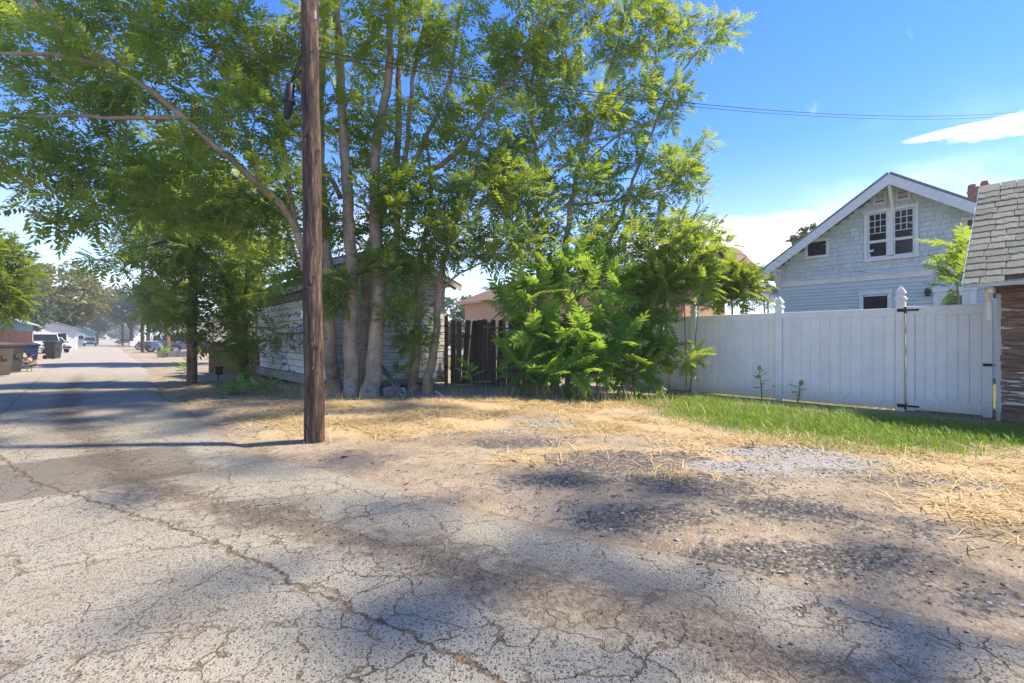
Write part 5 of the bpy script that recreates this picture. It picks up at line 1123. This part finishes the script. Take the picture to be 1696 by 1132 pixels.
# --- trees beyond the shed on the left (dark, partly backlit)
t5 = Tree(Vector((3.2, 16.9, 0)), 'shade_tree', 'dark leafy tree beyond the shed hanging towards the alley', M['leaf_dark'], M['bark_dark'], 105)
q5 = Vector((3.2, 16.9, -.1))
t5.limb([q5, D(396, 560, 14.6), D(370, 460, 13.8), D(310, 400, 13.2), D(240, 410, 12.9)], .11, .03)
t5.limb([q5 + Vector((.1, .1, 0)), D(405, 540, 14.6), D(410, 430, 14.0), D(390, 330, 13.6), D(350, 260, 13.2)], .12, .03)
t5.limb([D(396, 560, 14.6), D(340, 510, 13.8), D(280, 500, 13.4)], .05, .02)
t5.limb([D(408, 470, 14.2), D(440, 440, 13.4), D(470, 450, 12.6)], .05, .02)
t5.grow([E(300, 400, 13.2, 1.0, .6, 40), E(370, 380, 13.6, 1.1, .8, 44), E(240, 430, 13.0, .9, .35, 28), E(185, 438, 13.0, .6, .2, 12), E(430, 430, 13.2, .8, .5, 30), E(335, 470, 13.6, 1.0, .6, 40), E(285, 515, 13.5, .6, .45, 22), E(390, 520, 13.8, .8, .6, 36), E(410, 580, 13.9, .5, .3, 14),
         E(460, 475, 12.4, .45, .35, 14), E(450, 560, 12.4, .3, .3, 8), E(330, 320, 13.5, 1.2, .6, 36), E(360, 570, 14.2, .6, .35, 16), E(318, 525, 12.9, .45, .4, 14), E(420, 330, 13.5, 1.0, .6, 30), E(250, 340, 13.2, 1.0, .4, 26), E(300, 250, 13.5, 1.2, .6, 26)], .66, size=(.42, .62), zmin=.7)
t5.done()
t6 = Tree(Vector((8.5, 26, 0)), 'backlit_tree', 'yellow green backlit tree glowing through the dark leaves left of the shed', M['leaf_yellow'], M['bark_dark'], 106)
t6.limb([Vector((8.5, 26, -.1)), Vector((8.0, 25.8, 3)), Vector((7, 25.5, 6)), Vector((6, 25, 8.4))], .2, .04); t6.limb([Vector((8.1, 25.8, 2.6)), Vector((6, 26, 4.2)), Vector((3.5, 26, 5.2))], .1, .03)
t6.grow([E(300, 330, 24, 2.4, 1.6, 70), E(350, 430, 24, 2.4, 1.6, 70), E(250, 390, 24.5, 1.8, 1.2, 44), E(430, 380, 24, 1.8, 1.4, 44), E(265, 495, 25, 1.2, .9, 34)], 1.0, size=(.6, .85), zmin=.6)
t6.done()
# --- bright tree at the left edge
b7 = D(-150, 600, 14.5); b7.z = 0
t7 = Tree(b7, 'edge_tree', 'bright yellow green drooping tree at the left edge above the bins', M['leaf_yellow'], M['bark_dark'], 107)
t7.limb([b7 - Vector((0, 0, .1)), D(-140, 470, 14.5), D(-80, 400, 14.4), D(-20, 380, 14.3)], .16, .03); t7.limb([D(-140, 480, 14.5), D(-60, 470, 14.4), D(0, 460, 14.3)], .06, .02)
t7.grow([E(-20, 420, 14.3, .75, .6, 36), E(10, 440, 14.2, .6, .6, 32), E(-10, 500, 14.2, .6, .5, 34), E(-90, 430, 14.5, 1.0, 1.0, 44), E(18, 490, 14.2, .4, .4, 18)], 1.2, size=(.45, .65), zmin=1.2)
t7.done()
# --- tree just outside the view whose shade dapples the alley
t9 = Tree(Vector((7.6, -4.2, 0)), 'overhanging_tree', 'leafy tree just right of the view, dappling the near alley with shade', M['leaf'], M['bark'], 109)
t9.flare(Vector((7.6, -4.2, 0)), .16)
t9.limb([Vector((7.6, -4.2, -.1)), Vector((7.4, -3.8, 2.5)), Vector((6.8, -3.0, 5)), Vector((5.8, -2.0, 7.2)), Vector((4.8, -1.0, 8.6))], .17, .03)
t9.limb([Vector((7.2, -3.5, 3.6)), Vector((7.4, -2.2, 5.6)), Vector((7.2, -.8, 7.4)), Vector((6.8, .4, 8.4))], .09, .02)
t9.limb([Vector((7.2, -3.5, 3.6)), Vector((5.8, -3.6, 5.4)), Vector((4.2, -3.4, 7)), Vector((3.2, -3, 7.8))], .09, .02)
t9.grow([(Vector((4.8, -1.2, 8.2)), 1.5, 1.3, .8, 26), (Vector((6.6, .0, 8.2)), 1.4, 1.4, .8, 22), (Vector((3.4, -3.0, 7.6)), 1.4, 1.3, .8, 20), (Vector((6.0, -2.6, 7.0)), 1.6, 1.4, .8, 24), (Vector((5.6, 1.2, 9.0)), 1.2, 1.2, .6, 14), (Vector((3.0, -1.0, 8.6)), 1.2, 1.2, .6, 14)], .42)
t9.done()
# --- thicket at the fence: dense bush, sprouts, saplings
bb = D(960, 640, 11.0); bb.z = 0
bu = Tree(bb, 'leafy_bush', 'dense dark green bush of feathery leaves between the board fence and the white fence', M['leaf_sprout'], M['stem'], 110, 'bush')
for k, (px, d, top) in enumerate(((870, 11.4, 500), (905, 11.2, 450), (940, 11.3, 470), (975, 10.9, 500), (1005, 11.0, 480), (1035, 10.8, 510), (920, 10.8, 560), (990, 10.5, 570), (1050, 10.5, 580))):
    p = D(px, 600, d); p.z = -.05; q = D(px + rng.uniform(-12, 12), top, d); bu.limb([p, p.lerp(q, .5) + Vector((rng.uniform(-.08, .08), rng.uniform(-.08, .08), 0)), q], .024, .01, 6, .02)
bu.grow([E(850, 500, 11.2, .5, .4, 10), E(900, 480, 11.3, .8, .5, 20), E(960, 450, 11.3, .7, .5, 18), E(1010, 490, 11.1, .7, .5, 20), E(1050, 540, 10.8, .5, .5, 14), E(880, 560, 11.1, .6, .5, 16), E(940, 560, 10.8, .7, .5, 22), E(1000, 570, 10.5, .7, .5, 22), E(1050, 605, 10.4, .4, .3, 10), E(960, 615, 10.4, .8, .25, 16), E(870, 615, 10.9, .4, .3, 8)], 1.0, (4, 6), (.55, .85), .25)
bu.done(LTN)
def sapling(stems, label, ell, leaf, seed, size=(.32, .48), nl=(5, 8), name='sapling', cat='sapling', T=LTN, dens=.95):
    p0 = stems[0][0]; t = Tree(Vector((p0.x, p0.y, 0)), name, label, leaf, M['bark'], seed, cat)
    for s_ in stems: t.limb(s_, t_r[0], t_r[1], 7, .015)
    t.grow(ell, dens, nl, size, .15, .26); return t.done(T)
t_r = (.026, .009)
def gp0(px, py): p = G(px, py); p.z = -.04; return p
sapling([[gp0(1137, 656), D(1135, 560, 10.3), D(1130, 430, 10.3), D(1128, 370, 10.4)], [gp0(1142, 655), D(1152, 560, 10.35), D(1160, 470, 10.4)]], 'slim two stemmed sapling standing closest to the white fence', [E(1128, 420, 10.4, .7, .5, 34), E(1160, 470, 10.4, .45, .45, 22), E(1100, 470, 10.4, .5, .4, 18), E(1195, 400, 10.6, .35, .2, 8), E(1120, 380, 10.5, .5, .3, 16), E(1135, 590, 10.2, .3, .25, 7)], M['leaf_dark'], 121)
sapling([[gp0(1109, 653), D(1105, 560, 10.45), D(1100, 450, 10.5)]], 'slim straight sapling with a pale stem left of the two stemmed one', [E(1098, 470, 10.5, .5, .5, 22), E(1085, 540, 10.4, .35, .35, 10), E(1105, 580, 10.3, .25, .25, 5)], M['leaf_dark'], 122)
sapling([[gp0(1081, 646), D(1079, 560, 10.8), D(1075, 470, 10.9)]], 'thin sapling at the right edge of the bush', [E(1070, 480, 10.9, .5, .5, 22), E(1078, 590, 10.6, .3, .3, 8)], M['leaf_dark'], 123)
b8 = PX(1215, 520, 12.2); b8.z = 0
t_r = (.05, .015)
sapling([[b8, D(1212, 500, 12), D(1205, 455, 12)], [b8 + Vector((.1, .1, 0)), D(1235, 480, 12), D(1240, 460, 12)]], 'yellow green sapling rising behind the left bay of the white fence', [E(1205, 470, 11.9, .55, .5, 34), E(1235, 480, 12, .4, .35, 18), E(1180, 480, 11.9, .4, .4, 14)], M['leaf_yellow'], 124, (.4, .55))
b9 = PX(1590, 500, 12.6); b9.z = 0
sapling([[b9, D(1588, 520, 9.9), D(1582, 440, 9.8)]], 'feathery sapling between the blue house and the barn roof', [E(1588, 432, 9.7, .22, .35, 6), E(1575, 470, 9.5, .2, .2, 3)], M['leaf_dark'], 125, (.5, .72), (4, 5), dens=1.0)
b10 = D(1268, 500, 24); b10.z = 0
t_r = (.07, .02)
sapling([[b10, D(1266, 510, 24), D(1264, 480, 24)]], 'small shrub beside the satellite dish', [E(1264, 492, 24, .55, .55, 30)], M['leaf'], 126, (.35, .5), T=LT)
# sprouts whose leaves can be picked out one by one
for k_, tset in enumerate((LTN,)):
    LME = []
    for tv, tq in tset:
        me = bpy.data.meshes.new('leaf'); me.from_pydata([tuple(x) for x in tv], [], [tuple(int(i) for i in q) for q in tq]); LME.append(me)
def sprout(px, py, d, h, n, size, label, mat='leaf_sprout', bush=1):
    p = G(px, py) if d is None else D(px, py, d); p.z = 0
    t = thing('leafy_sprout', label, 'plant', p, 'feathery sprouts along the fence line')
    mlist = M[mat]
    for b_ in range(bush):
        o_ = Vector((rng.uniform(-.1, .1), rng.uniform(-.1, .1), 0)) * (bush > 1); top = p + o_ * 2 + Vector((rng.uniform(-.06, .06), rng.uniform(-.06, .06), h * (1 if b_ == 0 else rng.uniform(.5, .8))))
        MB().tube([p + o_ - Vector((0, 0, .04)), (p + o_ + top) / 2 + Vector((.02, -.01, 0)), top], [.014, .011, .006], 6).build('stem', M['stem'], t, True)
        for i in range(n):
            f = (i + .5) / n; a = i * 2.4 + px; q = (p + o_).lerp(top, .35 + .65 * f); me = LME[i % 4]
            key = me.name + mat
            if key not in MC: c_ = me.copy(); c_.materials.append(mlist); MC[key] = c_
            o = link('leaf', MC[key], t, q); L = size * rng.uniform(.75, 1.1) * (1.1 - .45 * abs(f - .45))
            el_ = .15 + .75 * f; dv_ = np.array([[math.cos(a) * math.cos(el_), math.sin(a) * math.cos(el_), math.sin(el_)]]); R = rot_frames(dv_, np.array([rng.uniform(-.3, .3)]))[0]
            o.rotation_euler = Matrix([list(x) for x in R]).to_euler(); o.scale = (L, L, L)
MC = {}
for a in ((782, 655, None, .62, 9, .42, 'low bright sprout in front of the dark board fence'), (845, 652, None, 1.0, 11, .5, 'tall fern like sprout at the right end of the board fence'), (905, 652, None, .75, 10, .5, 'sprout at the left foot of the dense bush'),
          (955, 655, None, .9, 11, .55, 'broad sprout in front of the middle of the bush'), (1000, 657, None, .8, 11, .55, 'broad sprout in front of the right half of the bush'), (1045, 658, None, .95, 12, .56, 'bright sprout with long drooping leaves at the right foot of the bush'),
          (1179, 652, None, .55, 9, .34, 'small feathery weed before the left bay of the white fence', 'leaf_dark'), (1262, 666, None, .62, 12, .20, 'little green seedling tree standing before the white fence post'), (1320, 668, None, .40, 6, .2, 'sparse thin weed against the middle bay of the white fence', 'leaf_dark'),
          (1290, 664, None, .3, 5, .18, 'tiny weed at the foot of the pointed fence post', 'leaf_dark'), (385, 655, None, .3, 7, .34, 'low green weed patch before the brown fence, left one', 'leaf_sprout', 3), (440, 655, None, .32, 7, .34, 'low green weeds under the graffiti wall', 'leaf_sprout', 3), (420, 640, 14.5, .4, 7, .36, 'green weeds at the corner of shed and brown fence', 'leaf_sprout', 2),
          (655, 600, 10.9, .55, 6, .4, 'dark leaf shoot hanging beside the loose gutter', 'leaf_dark'), (310, 622, 17.6, .5, 8, .4, 'green weeds at the foot of the brown pole', 'leaf_sprout', 2), (268, 592, 33, .7, 8, .6, 'roadside weeds beside the low concrete wall', 'leaf_sprout', 2), (48, 616, None, .55, 8, .35, 'dry weeds in front of the navy bin', 'straw', 2), (1245, 745, None, .1, 4, .1, 'single dark little weed in the gravel before the grass', 'leaf_dark')):
    sprout(*a)
# vines over the left end of the shed
vn = Tree(Vector((3.7, YF + .4, 0)), 'shed_vine', 'dark vine tangle hanging over the left end of the shed', M['leaf_dark'], M['bark_dark'], 130, 'vine')
vn.limb([Vector((3.6, YF + .4, -.05)), Vector((3.6, YF + .3, 1.6)), Vector((3.5, YF, 2.8)), Vector((3.6, YF - 1.2, 3.1))], .05, .015, 6)
vn.grow([(Vector((3.5, YF + .3, 2.7)), .45, .9, .5, 44), (Vector((3.55, YF - .8, 3.05)), .3, .9, .2, 22), (Vector((3.5, YF + .5, 1.7)), .4, .5, .7, 30)], 1.3, (5, 7), (.3, .45), .3, .22)
vn.done()

# --- far trees: leaf clumps
def far_tree(base_, h, r_, label, m, seed, nclump=90, lq=60, ls=.35, name='far_tree', flat=.75, zlow=.28):
    t = thing(name, label, 'tree', base_, 'distant trees along the alley'); r = np.random.default_rng(seed); B = np.array(base_)
    mb = MB(); tp = Vector(base_) + Vector((0, 0, h * .55)); mb.tube([Vector(base_) - Vector((0, 0, .2)), Vector(base_) + Vector((.1, 0, h * .3)), tp], [r_ * .08, r_ * .06, r_ * .03], 8)
    C = []
    for k in range(nclump):
        v = r.normal(0, 1, 3); v /= np.linalg.norm(v); v *= r.uniform(.45, 1) ** .5; c = B + np.array([v[0] * r_, v[1] * r_, h * (zlow + 1) / 2 + v[2] * h * (1 - zlow) / 2]); C.append(c)
        if k % 4 == 0: mb.tube([Vector(base_) + Vector((0, 0, h * r.uniform(.2, .45))), (tp + Vector(c)) / 2, Vector(c)], [r_ * .03, r_ * .018, r_ * .006], 5, False)
    mb.build('trunk', M['bark_dark'], t, True); C = np.array(C); n = nclump * lq
    ci = r.integers(0, nclump, n); cr = r.uniform(.12, .26, nclump) * r_ * 1.15; v = r.normal(0, 1, (n, 3)); v /= np.linalg.norm(v, axis=1, keepdims=True); v *= r.uniform(.3, 1, (n, 1)) ** .6; v[:, 2] *= flat
    p = C[ci] + v * cr[ci][:, None]; d = r.normal(0, 1, (n, 3)); d[:, 2] -= .3; R = rot_frames(d, r.uniform(-1.2, 1.2, n)); s = ls * r.uniform(.6, 1.3, n)
    tv = np.array([(0, 0, 0), (.45, .32, .05), (1, 0, -.1), (.45, -.32, .05)]); V = np.einsum('nij,vj->nvi', R, tv) * s[:, None, None] + p[:, None, :]
    tag(np_mesh('crown', V.reshape(-1, 3), np.arange(n * 4).reshape(-1, 4), m, t, {'rnd': np.repeat((r.uniform(0, .5, nclump)[ci] + r.uniform(0, .5, n)), 4)}, wloc(t)), kind='stuff'); return t
def gd(px, d): p = D(px, 563, d); p.z = 0; return p
far_tree(gd(95, 62), 10.8, 5.0, 'large golden green tree over the left side of the alley', M['leaf_gold'], 201, 130, 90, .42)
far_tree(gd(52, 75), 10.0, 4.5, 'green tree behind the teal cottage', M['leaf_far'], 202, 80, 70, .45)
far_tree(gd(160, 120), 12.0, 5.0, 'hazy tree just right of the golden tree', M['leaf_far'], 203, 90, 70, .6)
far_tree(gd(217, 100), 12.5, 5.0, 'hazy grey green tree behind the far dark pole', M['leaf_far'], 204, 90, 60, .5, zlow=.35)
far_tree(gd(245, 95), 13.0, 4.6, 'tall hazy tree behind the parked pickups', M['leaf_far'], 205, 80, 60, .5, zlow=.3)
far_tree(gd(285, 85), 11.0, 4.6, 'green tree behind the blue cars', M['leaf_far'], 206, 90, 60, .5, zlow=.2)
far_tree(gd(145, 190), 13.0, 7.0, 'pale distant tree left of the alley end', M['leaf_far'], 207, 70, 60, .8, zlow=.1)
far_tree(gd(200, 210), 14.0, 7.5, 'pale distant tree right of the alley end', M['leaf_far'], 208, 70, 60, .8, zlow=.1)
far_tree(gd(172, 330), 13.0, 12, 'faintest tree closing the far end of the alley', M['leaf_far'], 209, 70, 60, 1.2, zlow=.05)
far_tree(gd(20, 48), 6.0, 3.0, 'rounded green tree behind the white garage at the left edge', M['leaf_far'], 210, 60, 60, .4)
far_tree(gd(755, 60), 6.2, 4.2, 'distant rounded tree seen past the shed roof edge', M['leaf_far'], 211, 60, 60, .5, zlow=.1)
far_tree(gd(1336, 36), 10.0, 1.4, 'dark evergreen tip poking above the blue house roof', M['leaf_far'], 212, 50, 60, .3)
far_tree(Vector((-8.5, 33, 0)), 5.5, 2.2, 'green shrub tree behind the red brown fence', M['leaf_far'], 213, 50, 60, .35)

# ---------------------------------------------------------------- haze
hm, hnt, hout = new_mat('haze'); pv = nd(hnt, 'ShaderNodeVolumePrincipled', {'Color': (.86, .91, 1.0), 'Density': .0013, 'Anisotropy': .0}); hnt.links.new(pv.outputs[0], hout.inputs['Volume'])
hb = MB().box((0, 300, 8.5), (1790, 1590, 20)); ho = hb.build('haze', hm, None); tag(ho, 'thin pale summer haze filling the air of the alley', 'haze', kind='stuff')
